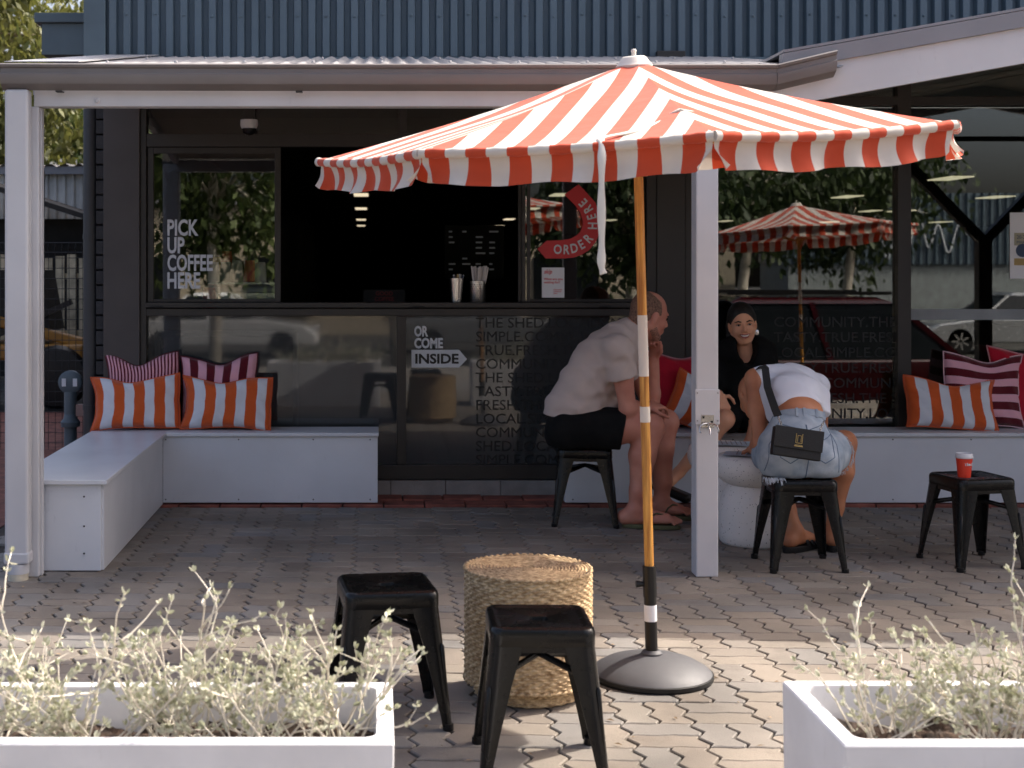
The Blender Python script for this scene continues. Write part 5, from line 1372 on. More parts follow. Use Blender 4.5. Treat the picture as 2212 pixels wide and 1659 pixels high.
ul = [hb.p(-.031, .084, -.0505), hb.p(-.015, .097, -.0530), hb.p(0, .0998, -.0545), hb.p(.015, .097, -.0530), hb.p(.031, .084, -.0505)]
ll = [hb.p(-.031, .084, -.0505), hb.p(-.016, .096, -.068), hb.p(0, .0985, -.0735), hb.p(.016, .096, -.068), hb.p(.031, .084, -.0505)]
MB().tube(ul, [.001, .0032, .003, .0032, .001], 6).build('upper_lip', LIPS, wb, OB, smooth=True); MB().tube(ll, [.001, .0042, .0046, .0042, .001], 6).build('lower_lip', LIPS, wb, OB, smooth=True)
MB().tube([hb.p(-.025, .088, -.0565), hb.p(-.011, .0955, -.0605), hb.p(.011, .0955, -.0605), hb.p(.025, .088, -.0565)], [.002, .0058, .0058, .002], 8).build('teeth', TEETH, wb, OB, smooth=True)
MB().sphere(hb.p(-.080, .0, -.058), .014, 12, 8, (1, .4, 1.5)).build('earring', STEEL, wb, OB)
MB().box(-.045, .045, -.12, .10, 0, .05).xf(Matrix.Translation((1.60, 7.80, .085)) @ Matrix.Rotation(R(60), 4, 'Z') @ Matrix.Rotation(R(18), 4, 'X')).build('shoe', BLACKP, wb, OB, bevel=.02, seg=3)
MB().box(-.045, .045, -.13, .10, 0, .05).xf(Matrix.Translation((1.955, 7.80, .001)) @ Matrix.Rotation(R(-10), 4, 'Z')).build('shoe', BLACKP, wb, OB, bevel=.02, seg=3)

# ---- the woman bending forward on the near stool, seen from behind
YS = 6.385; OS = Vector((1.892, YS, .4))
ws = empty('person', OS, 0, 'woman in white crop top and denim shorts bending forward, seen from behind', 'person')
pel = Vector((1.885, 6.40, .515))
wst = Vector((1.91, 6.44, .672))
hL, hR = Vector((1.825, 6.42, .475)), Vector((1.985, 6.42, .475))
kL, kR = Vector((1.86, 6.86, .47)), Z3(880, 930, 6.76)
aL, aR = Z3(590, 1440, 6.70), Z3(812, 1440, 6.74)
shl = Z3(348, 545, 6.70); shr = Z3(720, 590, 6.80)
ell_, wrl = Z3(385, 930, 6.58), Vector((1.80, 6.80, .47)); elr_, wrr = Vector((2.16, 6.93, .52)), Vector((1.93, 7.0, .47))
up = Vector((1.955, 6.76, .785))
d = SDF(.0055)
d.chain([pel, wst, Vector((1.925, 6.56, .735)), up], [.115, .080, .086, .076], .04, flat=((1, 0, 0), 1.2))
hs_ = Head(Vector((1.86, 7.03, .70)), (-.1, .6, -.8), (0, .8, .5), .9); hs_.add(d); d.cone(hs_.p(0, -.02, -.06), up + Vector((-.02, .1, .0)), .042, .06, .03)
for s_, e_, w_ in ((shl, ell_, wrl), (shr, elr_, wrr)): d.chain([s_, s_.lerp(e_, .5), e_], [.048, .042, .036], .025); d.chain([e_, e_.lerp(w_, .35), w_], [.037, .036, .023], .02)
hand(d, wrl, Vector((.35, .9, -.3)), Vector((0, 0, -1)), 1, curl=22, sc=.9); hand(d, wrr, Vector((-.6, .7, -.3)), Vector((0, 0, -1)), -1, curl=22, sc=.9)
for h0, k0, a0 in ((hL, kL, aL), (hR, kR, aR)):
    d.chain([h0, h0.lerp(k0, .5), k0], [.096, .082, .056], .03); d.chain([k0, k0.lerp(a0, .32) + Vector((0, -.02, 0)), k0.lerp(a0, .75), a0], [.056, .055, .037, .031], .025)
aL.z = .10; aR.z = .10
fa = foot(d, aL, Vector((aL.x + .13, aL.y + .10, 0)), .03, .95); fb = foot(d, aR, Vector((aR.x + .05, aR.y + .17, 0)), .03, .95)
d.build('body', SKINW, ws, OS)
# crop top
t_ = SDF(.0058)
t_.chain([wst + Vector((0, .04, .03)), Vector((1.925, 6.56, .738)), up + Vector((0, .02, 0))], [.095, .102, .090], .04, flat=((1, 0, 0), 1.22))
t_.cone(up, shl + Vector((.02, .01, .0)), .075, .056, .04); t_.cone(up, shr, .075, .058, .04); t_.cone(Z3(650, 560, 6.74), Z3(440, 545, 6.72), .055, .05, .04)
t_.cone(Z3(440, 640, 6.62), Z3(445, 770, 6.54), .05, .032, .04); t_.cone(Z3(725, 640, 6.60), Z3(765, 755, 6.50), .05, .028, .04)
ax_ = (up - wst).normalized()
t_.cut(Vector((1.91, 6.385, .757)), Vector((.05, -.70, -.70)))
t_.cut(shl + Vector((-.008, 0, 0)), Vector((-1, -.05, -.12)))
t_.build('crop_top', TOPW, ws, OS, wr(.0028, 34, 20, 30))
# denim shorts
t_ = SDF(.0058)
t_.chain([pel + Vector((0, -.01, -.02)), pel + Vector((0, 0, .03)), wst], [.132, .124, .088], .045, flat=((1, 0, 0), 1.2))
for h0, k0 in ((hL, kL), (hR, kR)): t_.ell(h0 + Vector((0, -.045, .005)), (.102, .10, .10), None, .035); t_.chain([h0, h0.lerp(k0, .48)], [.106, .100], .035)
t_.cut((0, 0, .4025), (0, 0, -1)); t_.cut(wst + Vector((0, 0, -.002)), Vector((.05, .42, 1))); t_.cut(hR.lerp(kR, .47), (kR - hR)); 
t_.cone(pel + Vector((0, -.165, -.12)), pel + Vector((0, -.15, .0)), .006, .004, .02, op='s')
dsh = t_.build('denim_shorts', DENIM, ws, OS, wr(.0030, 24, 18, 30))
THREAD = M('denim_thread', hexc('5e6f84'), .9)
def seam(pts, r=.0022, name='seam'):
    out = []
    for i in range(len(pts) - 1):
        for q in range(9):
            f_ = q / 9; x = pts[i][0] * (1 - f_) + pts[i + 1][0] * f_; z = pts[i][1] * (1 - f_) + pts[i + 1][1] * f_
            ok, loc, nr, _ = dsh.ray_cast(Vector((x, 5.6, z)) - OS, Vector((0, 1, 0)))
            if ok: out.append(loc + OS)
    if len(out) > 2: MB().tube(out, r, 5).build(name, THREAD, ws, OS, smooth=True)
seam([(1.893, .41), (1.90, .52), (1.903, .655)], .003)
seam([(1.80, .64), (1.90, .615), (2.0, .645)]); seam([(1.775, .59), (1.82, .575), (1.865, .59), (1.86, .50), (1.82, .475), (1.78, .50), (1.775, .59)]); seam([(1.93, .592), (1.98, .575), (2.02, .595), (2.02, .50), (1.975, .475), (1.935, .50), (1.93, .592)])
seam([(1.73, .43), (1.745, .55), (1.80, .66)]); seam([(2.045, .43), (2.04, .55), (2.0, .66)])
# waistband, belt loops, fringe
n_ = Vector((.05, .42, 1)).normalized(); e1_ = Vector((1, 0, -.05)).normalized(); e2_ = n_.cross(e1_)
wb_ = MB(); N_ = 48; cw = wst + n_ * -.018
for i in range(N_):
    a = 2 * math.pi * i / N_; rx, ry = .112, .094; o_ = e1_ * math.cos(a) * rx + e2_ * math.sin(a) * ry
    wb_.v += [cw + o_ + n_ * -.014, cw + o_ * 1.02 + n_ * -.012, cw + o_ * 1.0 + n_ * .018, cw + o_ * .97 + n_ * .018]
for i in range(N_):
    j = (i + 1) % N_
    for q in range(3): wb_.f.append((i * 4 + q, j * 4 + q, j * 4 + q + 1, i * 4 + q + 1))
wb_.build('waistband', DENIM, ws, OS, smooth=40)
for a in (-1.9, -1.57 - .05, -1.1, -.6): MB().bar(cw + (e1_ * math.cos(a) * .112 + e2_ * math.sin(a) * .094) * 1.035 - n_ * .02, cw + (e1_ * math.cos(a) * .112 + e2_ * math.sin(a) * .094) * 1.03 + n_ * .02, .011, .004, (0, 1, 0)).build('belt_loop', DENIM, ws, OS)
fr_ = MB(); rn = random.Random(9); FRINGE = M('frayed_threads', hexc('c5cfda'), .9)
c_ = hR.lerp(kR, .47); ax = (kR - hR).normalized(); u1 = ax.cross(Vector((0, 0, 1))).normalized(); u2 = ax.cross(u1)
for i in range(220):
    a = rn.uniform(0, 6.28); q = c_ + (u1 * math.cos(a) + u2 * math.sin(a)) * .105; fr_.tube([q - ax * .004, q + ax * .007 + Vector((0, 0, -.005)), q + ax * rn.uniform(.008, .02) + Vector((rn.gauss(0, .003), rn.gauss(0, .003), -rn.uniform(.008, .02)))], .0011, 4)
for i in range(70):
    q = Vector((rn.uniform(1.71, 1.80), rn.uniform(6.24, 6.32), .408)); fr_.tube([q, q + Vector((rn.gauss(0, .004), -.008, -rn.uniform(.006, .03)))], .0011, 4)
tag(fr_.build('frayed_hem', FRINGE, ws, OS), kind='stuff')
for e_, n__ in ((fa, 0), (fb, 1)):
    heel, ball, f_, s_ = e_; mb = MB(); pts = []
    for i in range(24):
        a = 2 * math.pi * i / 24; c_ = heel.lerp(ball, .6); pts.append((c_.x + f_.x * math.cos(a) * .132 + s_.x * math.sin(a) * .042, c_.y + f_.y * math.cos(a) * .132 + s_.y * math.sin(a) * .042))
    so_ = mb.prism(pts, 'z', .001, .03).build('sandal', BLACKP, ws, OS, bevel=.004)
    for q_ in (.62, .85):
        m_ = heel.lerp(ball, q_); MB().tube([Vector((m_.x, m_.y, 0)) + s_ * .045 + Vector((0, 0, .03)), Vector((m_.x, m_.y, .075 - .02 * q_)) + s_ * .025, Vector((m_.x, m_.y, .082 - .02 * q_)), Vector((m_.x, m_.y, .075 - .02 * q_)) - s_ * .025, Vector((m_.x, m_.y, .03)) - s_ * .045], .012, 8, flat=.4).build('strap', BLACKP, so_, OS, smooth=True)
# ---- her handbag (held, so a thing of its own)
bc = Z3(597, 932, 6.175); bag = empty('handbag', bc, 0, 'small black leather handbag hanging at the back of the denim shorts', 'handbag')
LEA = M('black_leather', (.005, .005, .005), .5, var=.2, vs=30, bump=.15, bs=160)
GLD = M('gold_metal', (.75, .52, .2), .3, metal=1)
RM = Matrix.Rotation(R(8.5), 4, 'Y') @ Matrix.Rotation(R(-8), 4, 'X') @ Matrix.Diagonal((.93, .9, .93, 1))
MB().box(-.113, .113, -.027, .027, -.069, .066).xf(RM).build('body', LEA, bag, bevel=.006, seg=3)
MB().box(-.115, .115, -.034, -.028, -.028, .070).xf(RM).build('flap', LEA, bag, bevel=.002)
for (x0, x1, z0, z1) in ((-.016, -.0135, .0, .044), (.0135, .016, .0, .044), (-.0134, .0134, -.001, .0015), (-.008, -.006, .006, .036), (.008, .010, .006, .036), (-.0055, .0078, .034, .036), (-.018, .018, -.010, -.008)):
    MB().box(x0, x1, -.0362, -.0345, z0, z1).xf(RM).build('emblem_bar', GLD, bag)
mb = MB().box(-.02, .02, -.0365, -.0345, -.016, -.012).xf(RM); mb.build('emblem_bar', GLD, bag)
STRAP = M('black_webbing', (.012, .012, .012), .8, var=.2)
a0 = Z3(385, 480, 6.66) + Vector((0, -.075, .0)); a1 = Z3(425, 600, 6.52); a2 = Z3(470, 730, 6.30); a3 = Z3(487, 770, 6.22)
ribn = [a0 + Vector((-.01, .14, -.03)), a0 + Vector((0, .05, .008)), a0, a1, a2, a3]
mb = MB(); n = len(ribn)
for i, p_ in enumerate(ribn):
    t_v = (ribn[min(i + 1, n - 1)] - ribn[max(i - 1, 0)]).normalized(); wv = Vector((.95, 0, .3)); wv = (wv - t_v * wv.dot(t_v)).normalized(); nv_ = t_v.cross(wv)
    mb.v += [p_ - bc - wv * .017, p_ - bc + wv * .017, p_ - bc + wv * .017 + nv_ * .003, p_ - bc - wv * .017 + nv_ * .003]
for i in range(n - 1):
    for q in range(4): mb.f.append((i*4+q, i*4+(q+1)%4, (i+1)*4+(q+1)%4, (i+1)*4+q))
mb.f += [(0, 1, 2, 3), (n*4-4, n*4-3, n*4-2, n*4-1)]
mb.build('strap', STRAP, bag, smooth=30)
for (q0, q1) in ((a3, Z3(505, 822, 6.17)), (Z3(760, 800, 6.25), Z3(735, 862, 6.17))):
    for i in range(5):
        c_ = q0.lerp(q1, (i + .5) / 5) - bc; pts = [c_ + (q1 - q0).normalized() * .009 * math.cos(a_ * .785) + (Vector((1, 0, 0)) if i % 2 else Vector((0, 1, 0))) * .005 * math.sin(a_ * .785) for a_ in range(9)]
        MB().tube(pts, .0018, 6, cap=False).build('chain_link', STEEL, bag, smooth=True)
# ------------------------------------------------------------------ trees
def tree(loc, h, cr, seed, label, mat, n=7000, leaf=(.11, .035), trunk=.16, droop=.5, bark=None, zc=.62, group='trees', sq=(1, 1, .8), clumps=46):
    rn = random.Random(seed); t = empty('tree', loc, 0, label, 'tree', group)
    tb = MB(); tips = []
    top = Vector((rn.uniform(-.3, .3), rn.uniform(-.3, .3), h * .6))
    pts = [Vector((0, 0, -.1)), Vector((rn.uniform(-.1, .1), rn.uniform(-.1, .1), h * .2)), Vector((rn.uniform(-.2, .2), rn.uniform(-.2, .2), h * .4)), top]
    tb.tube(pts, [trunk, trunk * .85, trunk * .7, trunk * .4], 10)
    C0 = Vector((0, 0, h * zc))
    cl = []
    for i in range(clumps):
        while True:
            v = Vector((rn.uniform(-1, 1), rn.uniform(-1, 1), rn.uniform(-1, 1)))
            if .15 < v.length < 1: break
        v = v * (.55 + .45 * rn.random()) / max(.35, v.length) ** .3
        cl.append((C0 + Vector((v.x * cr * sq[0], v.y * cr * sq[1], v.z * cr * sq[2])), cr * rn.uniform(.16, .34)))
    for c, r in cl[::2]:
        s_ = pts[2].lerp(top, rn.random()); m_ = s_.lerp(c, .5) + Vector((0, 0, rn.uniform(0, .4)))
        tb.tube([s_, m_, c], [trunk * .32, trunk * .2, trunk * .06], 6)
    tb.build('trunk', bark or BARK, t, smooth=True)
    lf_ = MB()
    for i in range(n):
        c, r = cl[rn.randrange(len(cl))]
        v = Vector((rn.gauss(0, 1), rn.gauss(0, 1), rn.gauss(0, .8))) * r * .62; p_ = c + v
        d_ = Vector((rn.gauss(0, 1), rn.gauss(0, 1), rn.gauss(-droop * 2, .7))).normalized(); s_ = d_.cross(Vector((rn.gauss(0, 1), rn.gauss(0, 1), rn.gauss(0, 1)))).normalized()
        L_ = leaf[0] * rn.uniform(.6, 1.5); W_ = leaf[1] * rn.uniform(.7, 1.4)
        b = len(lf_.v); lf_.v += [p_, p_ + d_ * L_ * .5 + s_ * W_, p_ + d_ * L_, p_ + d_ * L_ * .5 - s_ * W_]; lf_.f.append((b, b + 1, b + 2, b + 3))
    tag(lf_.build('crown', mat, t, fix=False), kind='stuff')
    return t
BARK = M('grey_bark', hexc('8a7c6c'), .9, var=.3, vs=10, bump=.5, bs=30)
PBARK = M('pale_gum_bark', hexc('d9cfbd'), .8, var=.12, vs=6, bump=.2, bs=30)
OLV = leaf_mat('olive_foliage', (.06, .075, .018), (.22, .22, .06), .35)
GRN = leaf_mat('green_foliage', (.035, .065, .014), (.13, .17, .045), .35)
DGR = leaf_mat('dark_foliage', (.018, .036, .009), (.062, .092, .024), .25)
tree((-6.6, 21.5, 0), 7.4, 3.1, 31, 'sunlit olive tree behind the yard at the upper left', OLV, n=20000, leaf=(.15, .035), droop=.8, group='trees beyond the yard')
tree((-4.1, 25.5, 0), 5.6, 2.3, 32, 'green tree showing under the veranda beam at the left', GRN, n=11000, leaf=(.15, .04), droop=.8, group='trees beyond the yard')
tree((-9.8, 26.0, 0), 7.5, 3.4, 33, 'farther olive tree at the left edge of the photo', OLV, n=7000, leaf=(.2, .05), droop=.6, group='trees beyond the yard')

# ------------------------------------------------------------------ yard at the left
DUST = M('yard_brick', hexc('7a4a3f'), .9, var=.25, vs=12, bump=.4, bs=60)
tag(MB().box(-7, -1.955, 5.2, 13.2, -.08, -.012).build('yard_paving', DUST), kind='structure')
TINW = M('weathered_white_tin', hexc('c6c2ba'), .6, var=.15, vs=4); DKTIN = M('dark_shed_roof', hexc('2a2623'), .7, var=.2)
sh = empty('shed', (-3.9, 17, 0), 0, 'pale corrugated shed with grey fascia behind the mesh fence', 'shed')
s0 = (-3.9, 17, 0)
ribs(-6.0, -2.9, .105, .03, 17.03, 1.9, 2.45).build('wall_sheet', TINW, sh, org=s0)
MB().box(-6.05, -2.85, 16.93, 17.0, 2.43, 2.52).build('fascia', RAKE, sh, org=s0)
mb = MB(); n = 60
for i in range(n + 1):
    x = -6.05 + 3.2 * i / n; zz = .022 * math.sin(i * 1.9)
    mb.v += [Vector((x, 16.9, 2.535 + zz)), Vector((x, 19, 2.60 + zz))]
for i in range(n): mb.f.append((2*i, 2*i+2, 2*i+3, 2*i+1))
mb.build('roof', TINW, sh, org=s0)
MB().prism([(-4.6, 2.36), (-2.6, 1.72), (-2.6, 1.66), (-4.6, 2.30)], 'y', 15.4, 16.8).build('lean_to_roof', DKTIN, sh, org=s0)
MB().box(-6, -2.6, 17.2, 17.3, 0, 1.95).build('back_wall', DARK, sh, org=s0)
fe = empty('paling_fence', (-4, 14.9, 0), 0, 'cream timber paling fence seen through the mesh', 'fence')
CRT = M('cream_paling', hexc('c9b99a'), .85, var=.25, vs=8)
for i in range(22):
    x = -5.0 + i * .125; MB().box(x, x + .095, 14.9, 14.92, .35, 1.42 + .02 * (i % 3)).build('paling', CRT, fe, org=(-4, 14.9, 0))
for z in (.6, 1.2): MB().box(-5, -2.3, 14.93, 14.97, z, z + .06).build('rail', CRT, fe, org=(-4, 14.9, 0))
YEL = M('loader_yellow', hexc('94661a'), .5, var=.15, vs=6)
lo = empty('yellow_loader', (-3.5, 13.6, 0), 0, 'yellow loader parked behind the mesh fence at the left', 'loader')
l0 = (-3.5, 13.6, 0)
MB().box(-4.1, -2.75, 13.3, 14.2, .45, .60).build('chassis', YEL, lo, org=l0, bevel=.03)
MB().bar((-4.0, 13.5, .92), (-2.7, 13.5, .58), .10, .12, (0, 1, 0)).build('lift_arm', YEL, lo, org=l0, bevel=.02)
MB().bar((-3.9, 13.5, .55), (-2.9, 13.5, 1.0), .05, .05, (0, 1, 0)).build('hydraulic_ram', BLACKP, lo, org=l0)
MB().prism([(-4.0, .72), (-3.1, .72), (-3.2, 1.3), (-3.8, 1.3)], 'y', 13.5, 14.1).build('cab', DARK, lo, org=l0)
for x in (-3.9, -3.0):
    wl = MB().lathe([(.15, -.1), (.27, -.09), (.3, -.05), (.3, .05), (.27, .09), (.15, .1)], 24).xf(Matrix.Translation((x, 13.35, .3)) @ Matrix.Rotation(R(90), 4, 'X')).build('tyre', BLACKP, lo, org=l0, smooth=40)
mf = empty('mesh_fence', (-2.6, 10.4, 0), 0, 'dark welded mesh fence with rolled top left of the cafe', 'fence')
m0 = (-2.6, 10.4, 0); WIRE = M('dark_wire', (.02, .022, .025), .5, var=.1); BPOST = M('blue_grey_post', hexc('2f3d4a'), .5, var=.1)
MB().tube([(-2.46, 10.4, 0), (-2.46, 10.4, 2.04)], .028, 12).build('post', BPOST, mf, org=m0, smooth=40)
MB().tube([(-3.75, 10.4, 0), (-3.75, 10.4, 1.6)], .028, 12).build('post', BPOST, mf, org=m0, smooth=40)
wv = MB(); x = -4.2
while x < -1.86:
    wv.tube([(x, 10.38, 0), (x, 10.38, 1.42), (x, 10.35, 1.47), (x, 10.37, 1.51), (x, 10.41, 1.47)], .0022, 4, cap=False); x += .05
z = .05
while z < 1.45: wv.tube([(-4.2, 10.385, z), (-1.86, 10.385, z)], .0025, 4, cap=False); z += .075
for z in (1.44, 1.51): wv.tube([(-4.2, 10.37, z), (-1.86, 10.37, z)], .004, 5, cap=False)
tag(wv.build('mesh_wires', WIRE, mf, org=m0), kind='stuff')
MGR = M('meter_grey', hexc('59656c'), .5, var=.15)
mt = empty('water_valve', (-1.935, 9.0, 0), 0, 'grey round water valve on a pedestal left of the cafe wall', 'valve')
MB().lathe([(.002, -.03), (.06, -.03), (.074, -.02), (.074, .02), (.06, .03), (.002, .03)], 28, cap=False).xf(Matrix.Translation((0, -.03, .61)) @ Matrix.Rotation(R(90), 4, 'X')).build('valve_body', MGR, mt, smooth=40)
for s_ in (-1, 1): MB().box(s_ * .035 - .013, s_ * .035 + .013, -.064, -.061, .585, .635).build('tag_plate', PAPER, mt)
MB().tube([(0, -.03, 0), (0, -.03, .55)], .04, 14).build('riser', MGR, mt, smooth=40)
MB().lathe([(.06, .33), (.062, .36), (.045, .38), (.03, .46), (.03, .55)], 16, (0, -.03, 0)).build('flange', MGR, mt, smooth=40)
MB().box(.04, .12, -.06, 0, .40, .47).build('side_outlet', M('pinkish_tag', hexc('9a7c74'), .6), mt)

# ------------------------------------------------------------------ the street behind the camera, mirrored in the shop glass
tag(MB().box(-30, 2.2, -2.15, .2, -.8, -.0045).build('forecourt', M('pale_forecourt', (.30, .275, .245), .9, var=.12, vs=3, bump=.2, bs=120)), kind='structure')
for i, (x, y, h_, cr_, lb) in enumerate(((-2.9, -8.5, 7, 2.3, 'street gum tree across the road, mirrored in the left servery pane'), (.4, -11, 7, 2.2, 'street gum tree across the road, second from the left'), (4.6, -9.5, 6.2, 2.1, 'street gum tree across the road behind the arrow sign reflection'), (7.6, -13, 7.5, 2.7, 'broad street tree across the road, mirrored in the right glazing'), (10.6, -15.5, 7, 2.4, 'street tree beside the opposite grey building'))):
    tree((x, y, -.9), h_, cr_, 50 + i, lb, DGR if i > 1 else GRN, n=5200, leaf=(.20, .05), trunk=.13, droop=.8, bark=PBARK, zc=.56, group='street trees across the road')
def car(loc, rz, paint, label, L_=4.5, H_=1.5, W_=1.78, suv=False):
    t = empty('parked_car', loc, rz, label, 'car', 'cars parked across the road'); h = L_ / 2; hw = W_ / 2; b0 = .28; sh_ = H_ * .58
    hood = .30 if not suv else .26; tail = .12 if suv else .2
    prof_ = [(-h, b0), (-h, sh_ * .8), (-h + .12, sh_ * .96), (-h + L_ * tail, sh_), (h - L_ * hood, sh_ + .02), (h - .35, sh_ * .86), (h - .05, sh_ * .7), (h, b0 + .15), (h - .05, b0)]
    mb = MB()
    for yy, sc_, zz in ((-hw, .97, 0), (-hw + .1, 1, 0), (hw - .1, 1, 0), (hw, .97, 0)): mb.v += [Vector((x * sc_, yy, z)) for x, z in prof_]
    n = len(prof_)
    for r_ in range(3):
        for j in range(n): mb.f.append((r_*n+j, r_*n+(j+1)%n, (r_+1)*n+(j+1)%n, (r_+1)*n+j))
    mb.f += [tuple(range(n)), tuple(range(3*n, 4*n))]
    mb.build('body', paint, t, bevel=.05, seg=3)
    rx0, rx1 = -h + L_ * (tail + (.06 if suv else .12)), h - L_ * (hood + .16)
    gx0, gx1 = -h + L_ * tail * .8, h - L_ * hood
    def ring(zz, x0, x1, w_): return [Vector((x0, -w_, zz)), Vector((x1, -w_, zz)), Vector((x1, w_, zz)), Vector((x0, w_, zz))]
    mb = MB(); mb.v = ring(sh_ - .02, gx0, gx1, hw - .06) + ring(H_ - .07, rx0, rx1, hw - .24); mb.f = [(i, (i+1)%4, 4+(i+1)%4, 4+i) for i in range(4)]
    mb.build('windows', CARGL, t)
    mb = MB(); mb.v = ring(H_ - .072, rx0 - .02, rx1 + .02, hw - .22) + ring(H_, rx0 + .15, rx1 - .15, hw - .32); mb.f = [(i, (i+1)%4, 4+(i+1)%4, 4+i) for i in range(4)] + [(4, 5, 6, 7)]
    mb.build('roof', paint, t, bevel=.02)
    for s_ in (-1, 1):
        for (xa, xb) in ((gx1, rx1), (gx0, rx0), ((gx0 + gx1) / 2, (rx0 + rx1) / 2)): MB().bar((xa, s_ * (hw - .055), sh_ - .02), (xb, s_ * (hw - .235), H_ - .06), .06, .03, (0, 1, 0)).build('pillar', paint, t)
        for x in (-h + L_ * .19, h - L_ * .19):
            ty = MB().lathe([(.2, -.1), (.30, -.1), (.325, -.07), (.325, .07), (.30, .1), (.2, .1)], 24).xf(Matrix.Translation((x, s_ * (hw - .1), .325)) @ Matrix.Rotation(R(90), 4, 'X')).build('tyre', BLACKP, t, smooth=40)
            for q in range(7): MB().bar((x, s_ * (hw - .005), .325), (x + .21 * math.cos(q * .8976), s_ * (hw - .005), .325 + .21 * math.sin(q * .8976)), .05, .02, (0, 1, 0)).build('rim_spoke', STEEL, ty)
        MB().sphere((h - .12, s_ * (hw - .3), sh_ * .74), .12, 12, 8, (1, 1.4, .6)).build('headlight', STEEL, t, smooth=True)
        if suv: MB().bar((rx0, s_ * (hw - .32), H_ + .05), (rx1, s_ * (hw - .32), H_ + .05), .04, .04).build('roof_rail', BLACKP, t)
    return t
CARGL = M('car_glass', (.01, .012, .014), .05, var=.1); CRED = M('dark_red_paint', (.035, .002, .004), .2, var=.05, coat=1); CSIL = M('silver_paint', (.45, .46, .47), .25, metal=.6, var=.04, coat=1); CWHT = M('white_car_paint', (.7, .7, .7), .25, var=.03, coat=1)
car((5.75, -.9, -.8), 0, CRED, 'dark red four wheel drive mirrored in the right shop window', 4.9, 1.76, 1.88, True)
car((15.3, -18, -.8), 180, CSIL, 'silver sedan mirrored beside the grey building', 4.6, 1.48)
car((-3.6, -17, -.8), 0, CWHT, 'white car mirrored low in the left servery pane', 4.5, 1.5)
car((2.6, -18, -.8), 0, CSIL, 'silver hatchback mirrored behind the arrow sign', 4.3, 1.5)
ob = empty('opposite_building', (17, -23, -.9), 0, 'grey brick building with dark ribbed cladding across the road', 'building')
ob0 = (17, -23, -.9)
GRB = M('grey_painted_brick', hexc('8d9494'), .85, var=.1, vs=6, bump=.3, bs=40)
MB().box(11.5, 30, -26, -23.05, -.9, 1.35).build('brick_wall', GRB, ob, org=ob0)
mb = ribs(11.4, 30, .22, .06, 0, 1.36, 3.35); mb.xf(Matrix.Translation((0, -22.98, 0)) @ Matrix.Rotation(math.pi, 4, 'Z') @ Matrix.Translation((-41.4, 0, 0))); mb.build('cladding', CLAD, ob, org=ob0)
MB().box(11.45, 30, -26, -23.06, 1.36, 3.3).build('cladding_core', CLADF, ob, org=ob0)
pts = [Vector((13.2 + i * .05, -22.88, 2.2 + .55 * math.sin(i * .55) * math.exp(-((i - 26) / 40) ** 2) + .2 * math.sin(i * .21))) for i in range(66)]
MB().tube(pts, .03, 6).build('script_tube', LETTER, ob, org=ob0, smooth=True)
ob2 = empty('long_building', (-8, -27, -.9), 0, 'long cream building across the road behind the street trees', 'building')
MB().box(-30, 11, -31, -27, -.9, 3.2).build('wall', M('cream_render', hexc('b7aa93'), .85, var=.1), ob2, org=(-8, -27, -.9))
for i in range(8): MB().box(-26 + i * 4.4, -24 + i * 4.4, -26.99, -26.9, -.2, 1.6).build('window', CARGL, ob2, org=(-8, -27, -.9), bevel=.01)
MB().box(-30.2, 11.2, -31.2, -26.7, 3.2, 3.4).build('roof_edge', RAKE, ob2, org=(-8, -27, -.9))
umbrella((3.99, 3.4, 0), 'striped umbrella right of the view, mirrored in the right shop window', rot=20, strap=False, dz=.10)
# slim post added out of view to cast a thin shadow across the paving
shp = empty('shadow_post', (2.62, 4.62, 0), 0, 'slim black post added right of the view to cast a thin shadow', 'post')
MB().tube([(0, 0, .01), (0, 0, 1.5)], .008, 10).build('pole', BLACKP, shp, smooth=40)
MB().lathe([(.1, 0), (.1, .006), (.02, .012)], 24).build('foot_plate', BLACKP, shp, smooth=40)

# ------------------------------------------------------------------ servery contents seen through the glass
ct = empty('servery_counter', (-.9, YF + .4, 0), 0, 'dark counter inside the servery window', 'counter')
MB().box(-1.42, 1.5, YF + .12, YF + .62, 1.02, 1.075).build('counter_top', FRAME, ct, org=(-.9, YF + .4, 0), bevel=.004)
MB().box(-1.42, 1.5, YF + .5, YF + .6, .03, 1.02).build('counter_back', DARK, ct, org=(-.9, YF + .4, 0))
CW_ = M('white_paper_cup', hexc('d8d4cc'), .6); CY = M('yellow_cup', hexc('d6b21c'), .5); CK = M('black_cup', (.02, .02, .02), .5)
def stack(px, zb, n, mat, r=.04, label='', y=YF + .3):
    t = empty('cup_stack', (fx(px) * (y / YF), y, zb), 0, label, 'cups', 'stacks of takeaway cups in the servery')
    for i in range(n):
        MB().lathe([(r, i * .011), (r * .98, i * .011 + .008), (r * .74, i * .011 + .095)], 20).build('cup', mat, t, smooth=40)
    return t
MB0 = 1.0755
mc = empty('coffee_machine', (fx(520), YF + .26, MB0), 0, 'grey coffee machine behind the pick up window', 'coffee machine')
MB().box(-.20, .20, -.12, .14, 0, .155).build('body', M('machine_grey', hexc('8f9296'), .35, metal=.4), mc, bevel=.02)
MB().box(-.17, .20, -.14, -.121, .05, .11).build('front_panel', STEEL, mc, bevel=.004)
MB().box(-.21, .21, -.13, .15, .156, .172).build('cup_tray', STEEL, mc, bevel=.003)
zt_ = MB0 + .173
for px, n_, mt_, lb in ((462, 3, CW_, 'white cup stack behind the letters'), (488, 3, CW_, 'white cup stack beside the red cups'), (512, 4, CW_, 'taller white cup stack in the pick up window'), (540, 4, CUPR, 'low red cup stack in the pick up window'), (562, 3, CW_, 'rightmost white cup stack in the pick up window')):
    stack(px, zt_, n_, mt_, label=lb, y=YF + .22)
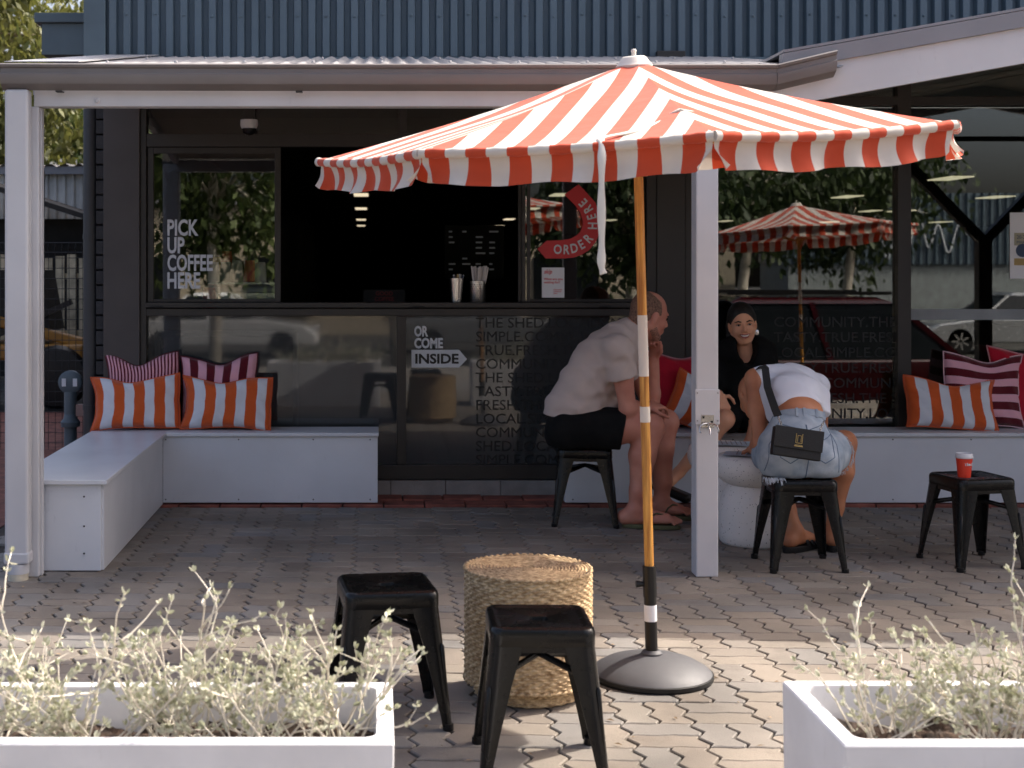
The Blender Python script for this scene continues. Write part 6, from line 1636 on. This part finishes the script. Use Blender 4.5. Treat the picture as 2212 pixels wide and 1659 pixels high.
stack(490, zt_, 9, CUPR, r=.038, label='tall red cup stack in the pick up window', y=YF + .30)
stack(470, zt_, 6, CY, r=.036, label='yellow cup stack behind the white cups', y=YF + .32)
stack(545, zt_, 9, CK, r=.036, label='tall black cup stack in the pick up window', y=YF + .32)
stack(452, MB0, 5, CUPR, r=.045, label='red cup stack standing on the counter', y=YF + .10)
gc = empty('coffee_board', (fx(830) * 1.05, YF + .47, MB0), 0, 'dark board with faded red lettering inside the servery opening', 'sign')
MB().box(-.13, .13, 0, .015, 0, .12).build('board', DARK, gc)
DRED = M('dim_red_print', (.16, .015, .012), .6)
for i, l in enumerate(('GOOD', 'COFFEE', 'PAIRS WITH')): text('lettering', l, .024, (0, -.002, .085 - i * .034), DRED, gc, align='CENTER', bold=.0008)
ms = empty('menu_board', (.72, YF + 2.2, 1.3), 0, 'dark menu board with text rows made to glow faintly deep inside the servery', 'menu board')
MB().box(-.22, .22, 0, .03, -.05, .34).build('panel', DARK, ms)
DIM = emit('glow_board_text', (.7, .75, .8), .004)  # board text given a faint glow in place of light falling on it
rn = random.Random(4)
for c_ in range(4):
    for r_ in range(8):
        if rn.random() < .75: x_ = -.19 + c_ * .10; MB().box(x_, x_ + rn.uniform(.02, .075), -.004, -.001, .29 - r_ * .04, .302 - r_ * .04).build('text_bar', DIM, ms)
tbx = empty('white_table_frame', (-1.0, YF + .5, 0), 0, 'pale bent table frame dimly visible behind the left lower pane', 'table frame')
PF = M('pale_frame', hexc('b9b9b7'), .5)
tp = [(fx(345) * 1.06, YF + .42, fz(728)), (fx(640) * 1.06, YF + .42, fz(728)), (fx(640) * 1.06, YF + .42, .03)]
MB().tube([tp[0], tp[1]], .02, 10).build('top_rail', PF, tbx, org=(-1.0, YF + .5, 0), smooth=40); MB().tube([tp[1], tp[2]], .018, 10).build('leg', PF, tbx, org=(-1.0, YF + .5, 0), smooth=40)
MB().tube([tp[0], (tp[0][0], tp[0][1], .03)], .018, 10).build('leg', PF, tbx, org=(-1.0, YF + .5, 0), smooth=40)
